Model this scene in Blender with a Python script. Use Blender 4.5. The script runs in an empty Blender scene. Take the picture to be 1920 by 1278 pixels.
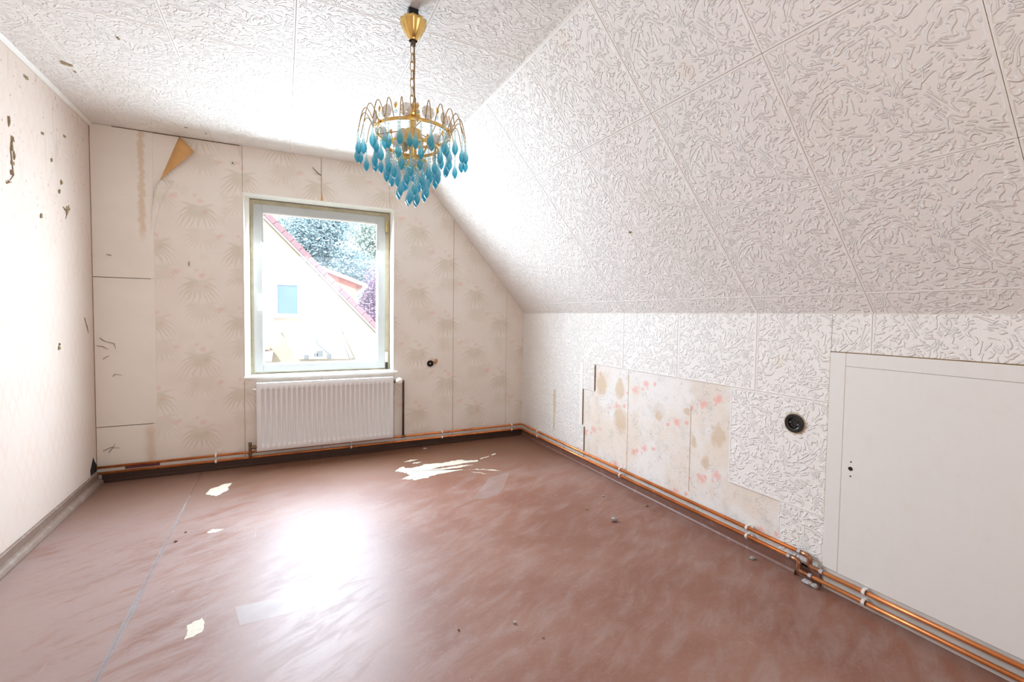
import bpy, math, random
from mathutils import Vector, Matrix
from math import sin, cos, pi, sqrt, atan2, hypot
random.seed(7)
SC = bpy.context.scene
COL = SC.collection

# ------------------------------------------------------------------ measured room (metres)
H = 2.4            # flat ceiling height
D = 4.0162         # back wall (with window)
XL, XR = -1.1375, 2.1193   # left wall, low right wall
HK = 1.1932        # height of the low wall where the slope begins
XS = 1.0626        # x where slope meets flat ceiling
YF = -1.0          # wall behind the camera
SLEN = hypot(H - HK, XR - XS)

# ------------------------------------------------------------------ camera
yaw, pitch, roll = 0.4598, 0.0402, 0.0128
FPX, CY = 867.616, 626.463
fwd = Vector((sin(yaw) * cos(pitch), cos(yaw) * cos(pitch), -sin(pitch)))
rt = Vector((cos(yaw), -sin(yaw), 0))
up = rt.cross(fwd)
r2 = cos(roll) * rt + sin(roll) * up
u2 = -sin(roll) * rt + cos(roll) * up
cam = bpy.data.cameras.new('camera')
cam.sensor_fit = 'HORIZONTAL'
cam.sensor_width = 36
cam.lens = FPX * 36 / 1920
cam.shift_y = -(639 - CY) / 1920
cam.clip_start = 0.02
cam.clip_end = 300
camo = bpy.data.objects.new('camera', cam)
COL.objects.link(camo)
m = Matrix((r2, u2, -fwd)).transposed().to_4x4()
m.translation = Vector((0, 0, 1.1684))
camo.matrix_world = m
SC.camera = camo

# ------------------------------------------------------------------ light and exposure
vs = SC.view_settings
vs.view_transform = 'Standard'
vs.look = 'None'
vs.gamma = 1
vs.use_curve_mapping = False
vs.exposure = 0.07
w = bpy.data.worlds.new('world')
SC.world = w
w.use_nodes = True
bg = w.node_tree.nodes['Background']
bg.inputs['Color'].default_value = (0.80, 0.92, 1.0, 1)
bg.inputs['Strength'].default_value = 3.6
sun = bpy.data.lights.new('sun', 'SUN')
sun.energy = 9.0
sun.angle = 0.01
sun.color = (1.0, 0.95, 0.88)
suno = bpy.data.objects.new('sun', sun)
COL.objects.link(suno)
suno.rotation_euler = Vector((0.45, 0.75, -0.75)).to_track_quat('-Z', 'Y').to_euler()


def area(name, loc, direction, sx, sz, watts, color):
    l = bpy.data.lights.new(name, 'AREA')
    l.shape = 'RECTANGLE'
    l.size, l.size_y = sx, sz
    l.energy = watts
    l.color = color
    o = bpy.data.objects.new(name, l)
    COL.objects.link(o)
    o.location = loc
    o.rotation_euler = Vector(direction).to_track_quat('-Z', 'Z').to_euler()
    return o


# daylight entering through the window opening
area('window_daylight', (0.30, D + 0.30, 1.40), (0, -1, -0.50), 0.90, 1.20, 130, (0.76, 0.885, 1.0))
# added fill lamp by the wall behind the camera, no window there
area('rear_fill', (0.2, YF + 0.03, 1.5), (0, 1, 0), 1.5, 1.4, 19, (1.0, 0.96, 0.93))

cy = SC.cycles
cy.max_bounces = 14
cy.diffuse_bounces = 8
cy.glossy_bounces = 5
cy.transmission_bounces = 10
cy.transparent_max_bounces = 24
cy.caustics_reflective = False
cy.caustics_refractive = False
cy.sample_clamp_indirect = 6
cy.use_denoising = True


# ------------------------------------------------------------------ helpers: objects
def tag(o, label=None, cat=None, group=None, kind=None):
    if label: o['label'] = label
    if cat: o['category'] = cat
    if group: o['group'] = group
    if kind: o['kind'] = kind
    return o


ORI = {}


def empty(name, loc=(0, 0, 0), parent=None):
    o = bpy.data.objects.new(name, None)
    o.empty_display_size = 0.05
    COL.objects.link(o)
    o.location = loc
    ORI[o.name] = Vector(loc)
    return o


class MB:
    def __init__(s):
        s.v, s.f = [], []

    def add(s, vs, fs):
        b = len(s.v)
        s.v += [tuple(p) for p in vs]
        s.f += [tuple(b + i for i in f) for f in fs]
        return s

    def box(s, a, b):
        x0, y0, z0 = a
        x1, y1, z1 = b
        return s.add([(x0, y0, z0), (x1, y0, z0), (x1, y1, z0), (x0, y1, z0), (x0, y0, z1), (x1, y0, z1), (x1, y1, z1), (x0, y1, z1)],
                     [(0, 3, 2, 1), (4, 5, 6, 7), (0, 1, 5, 4), (1, 2, 6, 5), (2, 3, 7, 6), (3, 0, 4, 7)])

    def cbox(s, a, b, c=0.002):
        """box with chamfered edges (all twelve)"""
        import itertools
        x, y, z = [(a[i], b[i]) for i in range(3)]
        pts, idx = [], {}
        for ix, iy, iz in itertools.product((0, 1), repeat=3):
            p = [x[ix], y[iy], z[iz]]
            sg = [1 if i == 0 else -1 for i in (ix, iy, iz)]
            for k in range(3):
                q = list(p)
                for j in range(3):
                    if j != k: q[j] += sg[j] * c
                idx[(ix, iy, iz, k)] = len(pts)
                pts.append(q)
        F = []
        for k in range(3):
            o1, o2 = [j for j in range(3) if j != k]
            for sd in (0, 1):
                f = []
                for a1, a2 in ((0, 0), (1, 0), (1, 1), (0, 1)):
                    key = [0, 0, 0]
                    key[k], key[o1], key[o2] = sd, a1, a2
                    f.append(idx[(key[0], key[1], key[2], k)])
                F.append(f)
        for k in range(3):                     # edges along axis k
            o1, o2 = [j for j in range(3) if j != k]
            for a1, a2 in itertools.product((0, 1), repeat=2):
                k0 = [0, 0, 0]; k1 = [0, 0, 0]
                k0[k], k1[k] = 0, 1
                k0[o1] = k1[o1] = a1
                k0[o2] = k1[o2] = a2
                F.append([idx[(*k0, o1)], idx[(*k1, o1)], idx[(*k1, o2)], idx[(*k0, o2)]])
        for c3 in itertools.product((0, 1), repeat=3):
            F.append([idx[(*c3, 0)], idx[(*c3, 1)], idx[(*c3, 2)]])
        return s.add(pts, F)

    def prism(s, poly, axis, a, b):
        """polygon (2-D, other two axes in order) extruded along axis from a to b"""
        n = len(poly)

        def mk(p, t):
            q = [0, 0, 0]
            o = [i for i in range(3) if i != axis]
            q[axis] = t
            q[o[0]], q[o[1]] = p
            return q
        vs = [mk(p, a) for p in poly] + [mk(p, b) for p in poly]
        fs = [tuple(range(n))[::-1], tuple(range(n, 2 * n))] + [(i, (i + 1) % n, n + (i + 1) % n, n + i) for i in range(n)]
        return s.add(vs, fs)

    def lathe(s, prof, n=12, c=(0, 0, 0), axis=2, cap=True):
        vs = []
        for r, h in prof:
            for i in range(n):
                a = 2 * pi * i / n
                p = [r * cos(a), r * sin(a), h]
                if axis == 0: p = [p[2], p[0], p[1]]
                if axis == 1: p = [p[0], p[2], p[1]]
                vs.append((p[0] + c[0], p[1] + c[1], p[2] + c[2]))
        fs = []
        for j in range(len(prof) - 1):
            for i in range(n):
                fs.append((j * n + i, j * n + (i + 1) % n, (j + 1) * n + (i + 1) % n, (j + 1) * n + i))
        if cap:
            fs.append(tuple(range(n))[::-1])
            fs.append(tuple((len(prof) - 1) * n + i for i in range(n)))
        return s.add(vs, fs)

    def tube(s, path, r, n=10, closed=False):
        P = [Vector(p) for p in path]
        m = len(P)
        vs, prev = [], None
        for i in range(m):
            if closed:
                t = P[(i + 1) % m] - P[i - 1]
            else:
                t = P[min(i + 1, m - 1)] - P[max(i - 1, 0)]
            t.normalize()
            if prev is None:
                a = Vector((0, 0, 1)) if abs(t.z) < 0.9 else Vector((1, 0, 0))
                nrm = (a - t * a.dot(t)).normalized()
            else:
                nrm = (prev - t * prev.dot(t)).normalized()
            prev = nrm
            bn = t.cross(nrm)
            rr = r[i] if isinstance(r, (list, tuple)) else r
            for k in range(n):
                a = 2 * pi * k / n
                vs.append(P[i] + (nrm * cos(a) + bn * sin(a)) * rr)
        fs = []
        for i in range(m if closed else m - 1):
            j = (i + 1) % m
            for k in range(n):
                fs.append((i * n + k, i * n + (k + 1) % n, j * n + (k + 1) % n, j * n + k))
        if not closed:
            fs.append(tuple(range(n))[::-1])
            fs.append(tuple((m - 1) * n + k for k in range(n)))
        return s.add(vs, fs)

    def blob(s, c, r, seed=0, n=2, rough=0.3):
        import bmesh
        rn = random.Random(seed)
        bm = bmesh.new()
        bmesh.ops.create_icosphere(bm, subdivisions=n, radius=1)
        vs = []
        for v in bm.verts:
            k = 1 + rn.uniform(-rough, rough)
            vs.append((c[0] + v.co.x * r[0] * k, c[1] + v.co.y * r[1] * k, c[2] + v.co.z * r[2] * k))
        bm.verts.index_update()
        fs = [tuple(v.index for v in f.verts) for f in bm.faces]
        bm.free()
        return s.add(vs, fs)

    def mesh(s, name, mat, off=(0, 0, 0), smooth=None):
        me = bpy.data.meshes.new(name)
        me.from_pydata([(x - off[0], y - off[1], z - off[2]) for x, y, z in s.v], [], s.f)
        if mat: me.materials.append(mat)
        if smooth is not None:
            me.polygons.foreach_set('use_smooth', [True] * len(me.polygons))
            if smooth < 3:
                me.set_sharp_from_angle(angle=smooth)
        me.update()
        return me

    def build(s, name, mat, parent=None, origin=None, smooth=None):
        po = ORI.get(parent.name, Vector()) if parent else Vector()
        oo = Vector(origin) if origin is not None else (po if parent else Vector())
        o = bpy.data.objects.new(name, s.mesh(name, mat, oo, smooth))
        COL.objects.link(o)
        if parent: o.parent = parent
        o.location = oo - po
        ORI[o.name] = oo
        return o


def tri_fix(o):
    import bmesh
    bm = bmesh.new()
    bm.from_mesh(o.data)
    bmesh.ops.recalc_face_normals(bm, faces=bm.faces)
    bmesh.ops.triangulate(bm, faces=[f for f in bm.faces if len(f.verts) > 4])
    bm.to_mesh(o.data)
    bm.free()
    return o


# ------------------------------------------------------------------ helpers: node expressions
class NT:
    def __init__(s, name):
        s.mat = bpy.data.materials.new(name)
        s.mat.use_nodes = True
        s.t = s.mat.node_tree
        s.bsdf = s.t.nodes['Principled BSDF']
        s.out = s.t.nodes['Material Output']

    def node(s, kind, **kw):
        n = s.t.nodes.new(kind)
        for k, v in kw.items(): setattr(n, k, v)
        return n

    def put(s, sock, v):
        if isinstance(v, E): s.t.links.new(v.s, sock)
        elif isinstance(v, bpy.types.NodeSocket): s.t.links.new(v, sock)
        elif isinstance(v, (tuple, list)) and len(v) == 3 and sock.type == 'RGBA': sock.default_value = (*v, 1)
        else: sock.default_value = v

    def m(s, op, *a):
        n = s.node('ShaderNodeMath', operation=op)
        for i, v in enumerate(a): s.put(n.inputs[i], v)
        return E(s, n.outputs[0])

    def coord(s, which='Object'):
        n = s.node('ShaderNodeTexCoord')
        x = s.node('ShaderNodeSeparateXYZ')
        s.t.links.new(n.outputs[which], x.inputs[0])
        return E(s, n.outputs[which]), E(s, x.outputs[0]), E(s, x.outputs[1]), E(s, x.outputs[2])

    def vec(s, x, y, z):
        n = s.node('ShaderNodeCombineXYZ')
        for i, v in enumerate((x, y, z)): s.put(n.inputs[i], v)
        return E(s, n.outputs[0])

    def noise(s, v, scale, detail=2.0, rough=0.5, dist=0.0, col=False):
        n = s.node('ShaderNodeTexNoise')
        s.put(n.inputs['Vector'], v)
        n.inputs['Scale'].default_value = scale
        n.inputs['Detail'].default_value = detail
        n.inputs['Roughness'].default_value = rough
        n.inputs['Distortion'].default_value = dist
        return E(s, n.outputs['Color' if col else 'Fac'])

    def voronoi(s, v, scale, feature='F1'):
        n = s.node('ShaderNodeTexVoronoi', feature=feature)
        s.put(n.inputs['Vector'], v)
        n.inputs['Scale'].default_value = scale
        return E(s, n.outputs['Distance']), E(s, n.outputs['Color'])

    def ss(s, v, a, b, o0=0.0, o1=1.0):
        n = s.node('ShaderNodeMapRange', interpolation_type='SMOOTHSTEP')
        for i, q in enumerate((v, a, b, o0, o1)): s.put(n.inputs[i], q)
        return E(s, n.outputs[0])

    def mix(s, f, a, b, mode='MIX'):
        n = s.node('ShaderNodeMix', data_type='RGBA', blend_type=mode)
        s.put(n.inputs[0], f)
        s.put(n.inputs[6], a)
        s.put(n.inputs[7], b)
        return E(s, n.outputs[2])

    def bump(s, h, dist=0.002, strength=1.0):
        n = s.node('ShaderNodeBump')
        n.inputs['Strength'].default_value = strength
        n.inputs['Distance'].default_value = dist
        s.put(n.inputs['Height'], h)
        s.t.links.new(n.outputs[0], s.bsdf.inputs['Normal'])

    def set(s, **kw):
        names = dict(color='Base Color', rough='Roughness', metal='Metallic', spec='Specular IOR Level', trans='Transmission Weight',
                     ior='IOR', alpha='Alpha', coat='Coat Weight', coatr='Coat Roughness')
        for k, v in kw.items(): s.put(s.bsdf.inputs[names[k]], v)
        return s


class E:
    def __init__(s, nt, sock): s.nt, s.s = nt, sock
    def __add__(s, o): return s.nt.m('ADD', s, o)
    __radd__ = __add__
    def __sub__(s, o): return s.nt.m('SUBTRACT', s, o)
    def __rsub__(s, o): return s.nt.m('SUBTRACT', o, s)
    def __mul__(s, o): return s.nt.m('MULTIPLY', s, o)
    __rmul__ = __mul__
    def __truediv__(s, o): return s.nt.m('DIVIDE', s, o)
    def sin(s): return s.nt.m('SINE', s)
    def abs(s): return s.nt.m('ABSOLUTE', s)
    def sqrt(s): return s.nt.m('SQRT', s)
    def max(s, o): return s.nt.m('MAXIMUM', s, o)
    def min(s, o): return s.nt.m('MINIMUM', s, o)
    def wrap(s, p): return s.nt.m('WRAP', s, p / 2, -p / 2)


def simple(name, color, rough=0.5, metal=0.0, vary=0.12, scale=25, spec=0.5, bump=0.0):
    n = NT(name)
    v, x, y, z = n.coord()
    f = n.noise(v, scale, 4)
    dark = tuple(c * (1 - vary * 1.6) for c in color)
    light = tuple(min(1, c * (1 + vary)) for c in color)
    n.set(color=n.mix(f, dark, light), rough=rough, metal=metal, spec=spec)
    if bump: n.bump(f, bump)
    return n.mat


# ------------------------------------------------------------------ materials of the room
def mat_tile():
    n = NT('embossed_foam_tile')
    v, x, y, z = n.coord()
    p = n.vec(x, y, 0.0)
    base = n.noise(p, 6.5, 1.0, 0.4, 0.8)
    fold = n.noise(p, 15, 0.0)
    ph = (base * 88.0) + (fold * 22.0)
    band = n.ss(ph.sin(), 0.0, 0.8)
    cut = n.noise(p, 38, 1.0, 0.5, 0.3)
    stroke = band * n.ss(cut, 0.44, 0.55)
    b2 = n.noise(n.vec(x + 3.0, y, 2.0), 8.5, 1.0, 0.4, 0.6)
    ph2 = (b2 * 80.0) + (n.noise(n.vec(x, y, 5.0), 20, 0.0) * 14.0)
    stroke = stroke.max(n.ss(ph2.sin(), 0.2, 0.9) * n.ss(n.noise(n.vec(x, y, 7.0), 34, 1.0), 0.48, 0.58) * 0.8)
    grain = n.noise(p, 330, 2.0)
    rim = n.ss(0.25 - x.abs(), 0.006, 0.011) * n.ss(0.25 - y.abs(), 0.006, 0.011)
    hgt = (stroke * 1.0 + grain * 0.16) * rim + (1.0 - rim) * 0.55
    wv, a, b, c = n.coord('Generated')
    geo = n.node('ShaderNodeNewGeometry')
    wp = E(n, geo.outputs['Position'])
    age = n.ss(n.noise(wp, 1.3, 4), 0.45, 0.75)
    yel = n.ss(n.noise(wp, 6.0, 3), 0.66, 0.8)
    col = n.mix(age, (0.83, 0.80, 0.765), (0.79, 0.75, 0.695))
    col = n.mix(yel * 0.5, col, (0.78, 0.69, 0.56))
    n.set(color=col, rough=0.62, spec=0.3)
    n.bump(hgt, 0.0036, 1.0)
    return n.mat


def mat_palm():
    n = NT('faded_palm_wallpaper')
    v, x, y, z = n.coord()
    P = 0.535
    wob = n.noise(v, 16, 1)
    total = None
    pink = None
    tan = None
    for k, (ox, oz) in enumerate(((1.064, 0.845), (1.064 + P / 2, 0.845 + P / 2))):
        for (qx, qz, R, wt, nl, dr) in ((0, 0, 0.150, 0.9, 16.0, 6.0), (0.02, -0.17, 0.135, 0.5, 19.0, 4.5)):
            dx = ((x - (ox + qx)) + (wob - 0.5) * 0.03).wrap(P)
            dz = (z - (oz + qz)).wrap(P)
            d2 = dz + dx * dx * dr + 0.012
            th = n.m('ARCTAN2', d2, dx)
            r = (dx * dx + d2 * d2).sqrt()
            dist = r * (th * (nl / 2)).sin().abs() * (2 / nl)
            tap = n.ss(r, 0.0, 0.04, 0.25, 1.0) * n.ss(r, R * 0.5, R, 1.0, 0.1) * 0.0082
            mk = n.ss(dist / tap, 0.5, 1.25, 1.0, 0.0) * n.ss(r, R * 0.9, R, 1.0, 0.0) * n.ss(dz - dx.abs() * 0.25, 0.0, 0.025, 1.0, 0.0)
            # pale middle of each leaf leaves two faint edges
            mk = mk * n.ss(dist / tap, 0.0, 0.6, 0.55, 1.0)
            mk = mk * wt
            total = mk if total is None else total.max(mk)
        for (qx, qz, rr) in ((0.015, 0.05, 0.028), (-0.135, 0.075, 0.03), (0.12, -0.2, 0.032), (-0.02, 0.085, 0.02), (0.04, -0.03, 0.02)):
            dx = (x - (ox + qx)).wrap(P)
            dz = (z - (oz + qz)).wrap(P)
            r = (dx * dx + dz * dz * 1.6).sqrt() + (n.noise(v, 45, 2) - 0.5) * 0.05
            mk = n.ss(r, rr * 0.25, rr, 1.0, 0.0)
            pink = mk if pink is None else pink.max(mk)
    cloud = n.ss(n.noise(v, 3.2, 4), 0.35, 0.7)
    base = n.mix(cloud, (0.80, 0.74, 0.675), (0.76, 0.685, 0.615))
    base = n.mix(n.ss(n.noise(v, 9, 2), 0.55, 0.75) * 0.3, base, (0.66, 0.60, 0.47))
    col = n.mix(total * n.ss(n.noise(v, 7, 3), 0.25, 0.6, 0.5, 1.0) * 0.55, base, (0.52, 0.45, 0.31))
    col = n.mix(pink * 0.34, col, (0.72, 0.42, 0.35))
    spk = n.ss(n.noise(v, 60, 1), 0.76, 0.80)
    col = n.mix(spk * 0.35, col, (0.3, 0.22, 0.15))
    n.set(color=col, rough=0.7, spec=0.25)
    n.bump(n.noise(v, 180, 3), 0.0004)
    return n.mat


def mat_left():
    n = NT('pink_lace_wallpaper')
    v, x, y, z = n.coord()
    P = 0.15
    wv = (z * (2 * pi / 0.30) + n.noise(v, 5, 1) * 1.5).sin() * 0.032 + (n.noise(v, 22, 2) - 0.5) * 0.016
    total = None
    for sgn, off in ((1, 0.0), (-1, 0.0), (1, 0.075), (-1, 0.075)):
        d = (y + wv * sgn + off).wrap(P).abs()
        mk = n.ss(d, 0.003, 0.016, 1.0, 0.0)
        total = mk if total is None else total.max(mk)
    vd, vc = n.voronoi(v, 70)
    lace = n.ss(vd, 0.3, 0.6) * n.ss(n.noise(v, 14, 1), 0.4, 0.6)
    base = n.mix(n.noise(v, 2.0, 4), (0.71, 0.615, 0.545), (0.66, 0.57, 0.50))
    col = n.mix(total * n.ss(n.noise(v, 6, 3), 0.3, 0.65) * 0.4, base, (0.68, 0.50, 0.42))
    col = n.mix(lace * 0.22, col, (0.70, 0.55, 0.47))
    # grime: runs in the upper half, flecks everywhere
    flk = n.ss(n.noise(n.vec(x, y * 1.5, z), 34, 3, 0.65), 0.64, 0.70) * n.ss(z + n.noise(v, 3, 2) * 0.8, 1.5, 2.2)
    run = n.ss(n.noise(n.vec(x, y * 26.0, z * 2.2), 1.0, 3), 0.6, 0.72) * n.ss(z + n.noise(v, 2, 2), 2.0, 2.9)
    flk2 = n.ss(n.noise(v, 42, 2), 0.735, 0.77)
    col = n.mix(run * 0.35, col, (0.45, 0.33, 0.25))
    col = n.mix(flk * 0.6, col, (0.20, 0.14, 0.09))
    col = n.mix(flk2 * 0.4, col, (0.34, 0.28, 0.23))
    n.set(color=col, rough=0.75, spec=0.2)
    n.bump(n.noise(v, 160, 3), 0.0005)
    return n.mat


def mat_oldpaper():
    n = NT('old_floral_wallpaper')
    v, x, y, z = n.coord()
    base = n.mix(n.ss(n.noise(v, 4.0, 4), 0.4, 0.65), (0.79, 0.755, 0.72), (0.76, 0.67, 0.58))
    base = n.mix(n.ss(n.noise(v, 13, 4, 0.6), 0.5, 0.72) * 0.8, base, (0.66, 0.61, 0.56))
    sc = n.ss((n.noise(v, 22, 2) * 40.0 + n.noise(v, 60, 1) * 6.0).sin(), 0.5, 0.95) * n.ss(n.noise(v, 10, 2), 0.5, 0.62)
    base = n.mix(sc * 0.5, base, (0.50, 0.47, 0.43))
    # rose clusters on a drop-repeat
    pink = None
    for k, (ox, oz) in enumerate(((2.03, 0.54), (2.30, 0.31), (1.84, 0.26))):
        for qx, qz, rr in ((0, 0, 0.055), (0.075, -0.03, 0.022), (-0.08, 0.015, 0.024)):
            dy = (y - (ox + qx)).wrap(0.56)
            dz = (z - (oz + qz)).wrap(0.42)
            r = (dy * dy + dz * dz * 1.4).sqrt() + (n.noise(v, 34, 3, 0.7) - 0.5) * 0.085
            mk = n.ss(r, rr * 0.05, rr * 0.75, 1.0, 0.0)
            pink = mk if pink is None else pink.max(mk)
    col = n.mix(pink * 0.72, base, (0.80, 0.36, 0.31))
    # old glue and damp spots
    for cy_, cz_, r0, r1 in ((1.735, 0.53, 0.035, 0.075), (2.56, 0.665, 0.05, 0.08), (2.55, 0.45, 0.06, 0.11), (2.18, 0.55, 0.02, 0.045), (1.9, 0.45, 0.02, 0.04),
                             (2.77, 0.66, 0.05, 0.10), (1.82, 0.36, 0.02, 0.05), (1.95, 0.62, 0.015, 0.03)):
        d = ((y - cy_) * (y - cy_) + (z - cz_) * (z - cz_) * 0.55).sqrt() + (n.noise(v, 28, 3) - 0.5) * 0.06
        col = n.mix(n.ss(d, r0 * 0.7, r1 * 0.8, 0.55, 0.0), col, (0.58, 0.40, 0.22))
    dots = n.ss(n.noise(v, 75, 1), 0.72, 0.76)
    col = n.mix(dots * 0.6, col, (0.20, 0.17, 0.15))
    n.set(color=col, rough=0.75, spec=0.2)
    n.bump(n.noise(v, 90, 4), 0.0008)
    return n.mat


def mat_board():
    n = NT('bare_hardboard')
    v, x, y, z = n.coord()
    col = n.mix(n.ss(n.noise(v, 2.5, 4), 0.35, 0.7), (0.80, 0.745, 0.675), (0.76, 0.695, 0.615))
    edge = n.ss((x + 0.865 + (n.noise(v, 26, 5, 0.7) - 0.5) * 0.06).abs(), 0.006, 0.028, 1.0, 0.0) * n.ss(z, 1.62, 1.75)
    col = n.mix(edge * 0.55, col, (0.58, 0.42, 0.24))
    low = n.ss((x + 0.84).abs() + n.noise(v, 8, 3) * 0.06, 0.03, 0.08, 1.0, 0.0) * n.ss(z, 0.42, 0.3)
    col = n.mix(low * 0.5, col, (0.55, 0.38, 0.24))
    scr = n.ss(n.noise(n.vec(x * 0.6, y, z * 1.6), 34, 3, 0.7, 1.2), 0.70, 0.74)
    col = n.mix(scr * 0.5, col, (0.33, 0.26, 0.20))
    n.set(color=col, rough=0.6, spec=0.3)
    n.bump(n.noise(v, 220, 2), 0.0003)
    return n.mat


def mat_floor():
    n = NT('worn_red_brown_floor_paint')
    v, x, y, z = n.coord()
    sv = n.vec(x * 0.9 + y * 0.45, y * 2.9 - x * 1.5, 0.0)
    big = n.noise(v, 1.6, 5, 0.55)
    strk = n.noise(sv, 4.2, 8, 0.72, 0.5)
    col = n.mix(n.ss(big, 0.32, 0.68), (0.205, 0.078, 0.047), (0.265, 0.122, 0.082))
    dust = n.ss(strk + n.ss(x, 0.2, -0.9) * 0.22 + n.ss(x, 1.3, 2.0) * 0.05 + (big - 0.5) * 0.3, 0.42, 0.72)
    col = n.mix(dust * 0.4, col, n.mix(n.ss(x, 0.3, -0.8), (0.355, 0.275, 0.25), (0.43, 0.385, 0.38)))
    fine = n.noise(n.vec(x * 0.7, y * 1.3, 0.0), 55, 5, 0.7)
    col = n.mix(n.ss(fine, 0.52, 0.75) * 0.25, col, (0.38, 0.29, 0.25))
    col = n.mix(n.ss(fine, 0.48, 0.25) * 0.22, col, (0.20, 0.075, 0.05))
    # browner, darker strip by the window wall
    col = n.mix(n.ss(y + (strk - 0.5) * 0.6, 2.85, 3.75) * 0.8, col, (0.155, 0.068, 0.032))
    # light scratches along the room
    scr = n.ss(n.noise(n.vec(x * 60.0, y * 1.6, 0.0), 1.0, 3, 0.6), 0.70, 0.76)
    col = n.mix(scr * 0.30, col, (0.56, 0.47, 0.43))
    chips = n.ss(n.noise(v, 95, 1), 0.79, 0.82)
    col = n.mix(chips * 0.7, col, (0.70, 0.62, 0.55))
    rough = n.ss(dust * 0.6 + fine * 0.5, 0.1, 0.9, 0.46, 0.56)
    n.set(color=col, rough=rough, spec=0.58)
    n.bump(n.noise(v, 60, 3, 0.6) + fine * 0.3, 0.0002, 0.5)
    return n.mat


def mat_wood(name, c0, c1, dirt, rough=0.5, amt=0.6, ax=1):
    n = NT(name)
    v, x, y, z = n.coord()
    q = n.vec(x * (1 if ax == 0 else 12), y * (1 if ax == 1 else 12), z * (1 if ax == 2 else 12))
    g = n.noise(q, 4, 4)
    col = n.mix(g, c0, c1)
    col = n.mix(n.ss(n.noise(v, 18, 5, 0.65), 0.5, 0.75) * amt, col, dirt)
    n.set(color=col, rough=rough)
    n.bump(g, 0.0006)
    return n.mat


def mat_glass():
    n = NT('dusty_veiled_glass')
    v, x, y, z = n.coord()
    t = n.node('ShaderNodeBsdfTransparent')
    t.inputs[0].default_value = (0.97, 0.985, 1, 1)
    g = n.node('ShaderNodeBsdfGlossy')
    g.inputs['Roughness'].default_value = 0.02
    d = n.node('ShaderNodeBsdfTranslucent')
    d.inputs['Color'].default_value = (0.8, 0.8, 0.8, 1)
    spots = n.ss(n.noise(v, 95, 2, 0.6), 0.67, 0.74)
    m1 = n.node('ShaderNodeMixShader')
    n.put(m1.inputs[0], 0.03)
    n.t.links.new(t.outputs[0], m1.inputs[1])
    n.t.links.new(g.outputs[0], m1.inputs[2])
    m2 = n.node('ShaderNodeMixShader')
    n.put(m2.inputs[0], spots * 0.012 + 0.0045)  # specks are dust; the even part is a veil added to wash out the view
    n.t.links.new(m1.outputs[0], m2.inputs[1])
    n.t.links.new(d.outputs[0], m2.inputs[2])
    n.t.links.new(m2.outputs[0], n.out.inputs['Surface'])
    return n.mat


def mat_drop():
    """clear glass at the neck running into turquoise at the tip"""
    n = NT('turquoise_glass_drop')
    v, x, y, z = n.coord()
    f = n.ss(z, -0.010, -0.060)
    tint = n.mix(f, (0.55, 0.80, 0.85), (0.07, 0.52, 0.66))
    n.set(color=tint, rough=0.04, trans=0.0, ior=1.5, spec=0.9)
    tr = n.node('ShaderNodeBsdfTransparent')
    n.put(tr.inputs[0], n.mix(f, (0.85, 0.95, 0.97), (0.22, 0.70, 0.84)))
    ms = n.node('ShaderNodeMixShader')
    lw = n.node('ShaderNodeLayerWeight')
    lw.inputs[0].default_value = 0.35
    n.put(ms.inputs[0], E(n, lw.outputs['Facing']) * 0.45 + f * 0.18 + 0.27)
    n.t.links.new(tr.outputs[0], ms.inputs[1])
    n.t.links.new(n.bsdf.outputs[0], ms.inputs[2])
    n.t.links.new(ms.outputs[0], n.out.inputs['Surface'])
    return n.mat


def mat_clear(name, tintc, body):
    n = NT(name)
    v, x, y, z = n.coord()
    n.set(color=tintc, rough=0.05, spec=1.0)
    tr = n.node('ShaderNodeBsdfTransparent')
    n.put(tr.inputs[0], n.mix(n.noise(v, 60, 2), tuple(min(1, c * 1.05) for c in tintc), tuple(c * 0.85 for c in tintc)))
    ms = n.node('ShaderNodeMixShader')
    lw = n.node('ShaderNodeLayerWeight')
    lw.inputs[0].default_value = 0.4
    n.put(ms.inputs[0], E(n, lw.outputs['Facing']) * 0.5 + body)
    n.t.links.new(tr.outputs[0], ms.inputs[1])
    n.t.links.new(n.bsdf.outputs[0], ms.inputs[2])
    n.t.links.new(ms.outputs[0], n.out.inputs['Surface'])
    return n.mat


def mat_copper():
    n = NT('copper_pipe')
    v, x, y, z = n.coord()
    f = n.noise(v, 7, 4)
    col = n.mix(n.ss(f, 0.35, 0.7), (0.78, 0.27, 0.08), (0.50, 0.16, 0.045))
    n.set(color=col, rough=n.ss(f, 0.3, 0.7, 0.25, 0.42), metal=0.55)
    return n.mat


TILE = mat_tile()
PALM = mat_palm()
LEFT = mat_left()
OLD = mat_oldpaper()
BOARD = mat_board()
FLOOR = mat_floor()
GLASS = mat_glass()
COPPER = mat_copper()
PLASTER = simple('raw_plaster', (0.70, 0.64, 0.58), 0.85, vary=0.1)
WHITE = simple('white_gloss_paint', (0.86, 0.845, 0.80), 0.35, vary=0.03, scale=9)
SASHW = simple('greyed_white_sash_paint', (0.45, 0.455, 0.44), 0.35, vary=0.05, scale=14)
FRAMEB = simple('yellowed_frame_paint', (0.46, 0.40, 0.27), 0.5, vary=0.25, scale=16)
RADW = simple('white_enamel', (0.78, 0.775, 0.775), 0.3, vary=0.02, scale=12)
DOORW = mat_wood('cream_door_paint', (0.775, 0.755, 0.72), (0.76, 0.745, 0.715), (0.72, 0.66, 0.58), 0.42, 0.25, 2)
SKIRT_DARK = mat_wood('dark_brown_skirting', (0.040, 0.017, 0.009), (0.06, 0.026, 0.015), (0.02, 0.01, 0.007), 0.45, 0.6, 0)
SKIRT_RED = mat_wood('red_brown_skirting', (0.15, 0.062, 0.040), (0.19, 0.085, 0.058), (0.30, 0.23, 0.20), 0.5, 0.4, 1)
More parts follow.
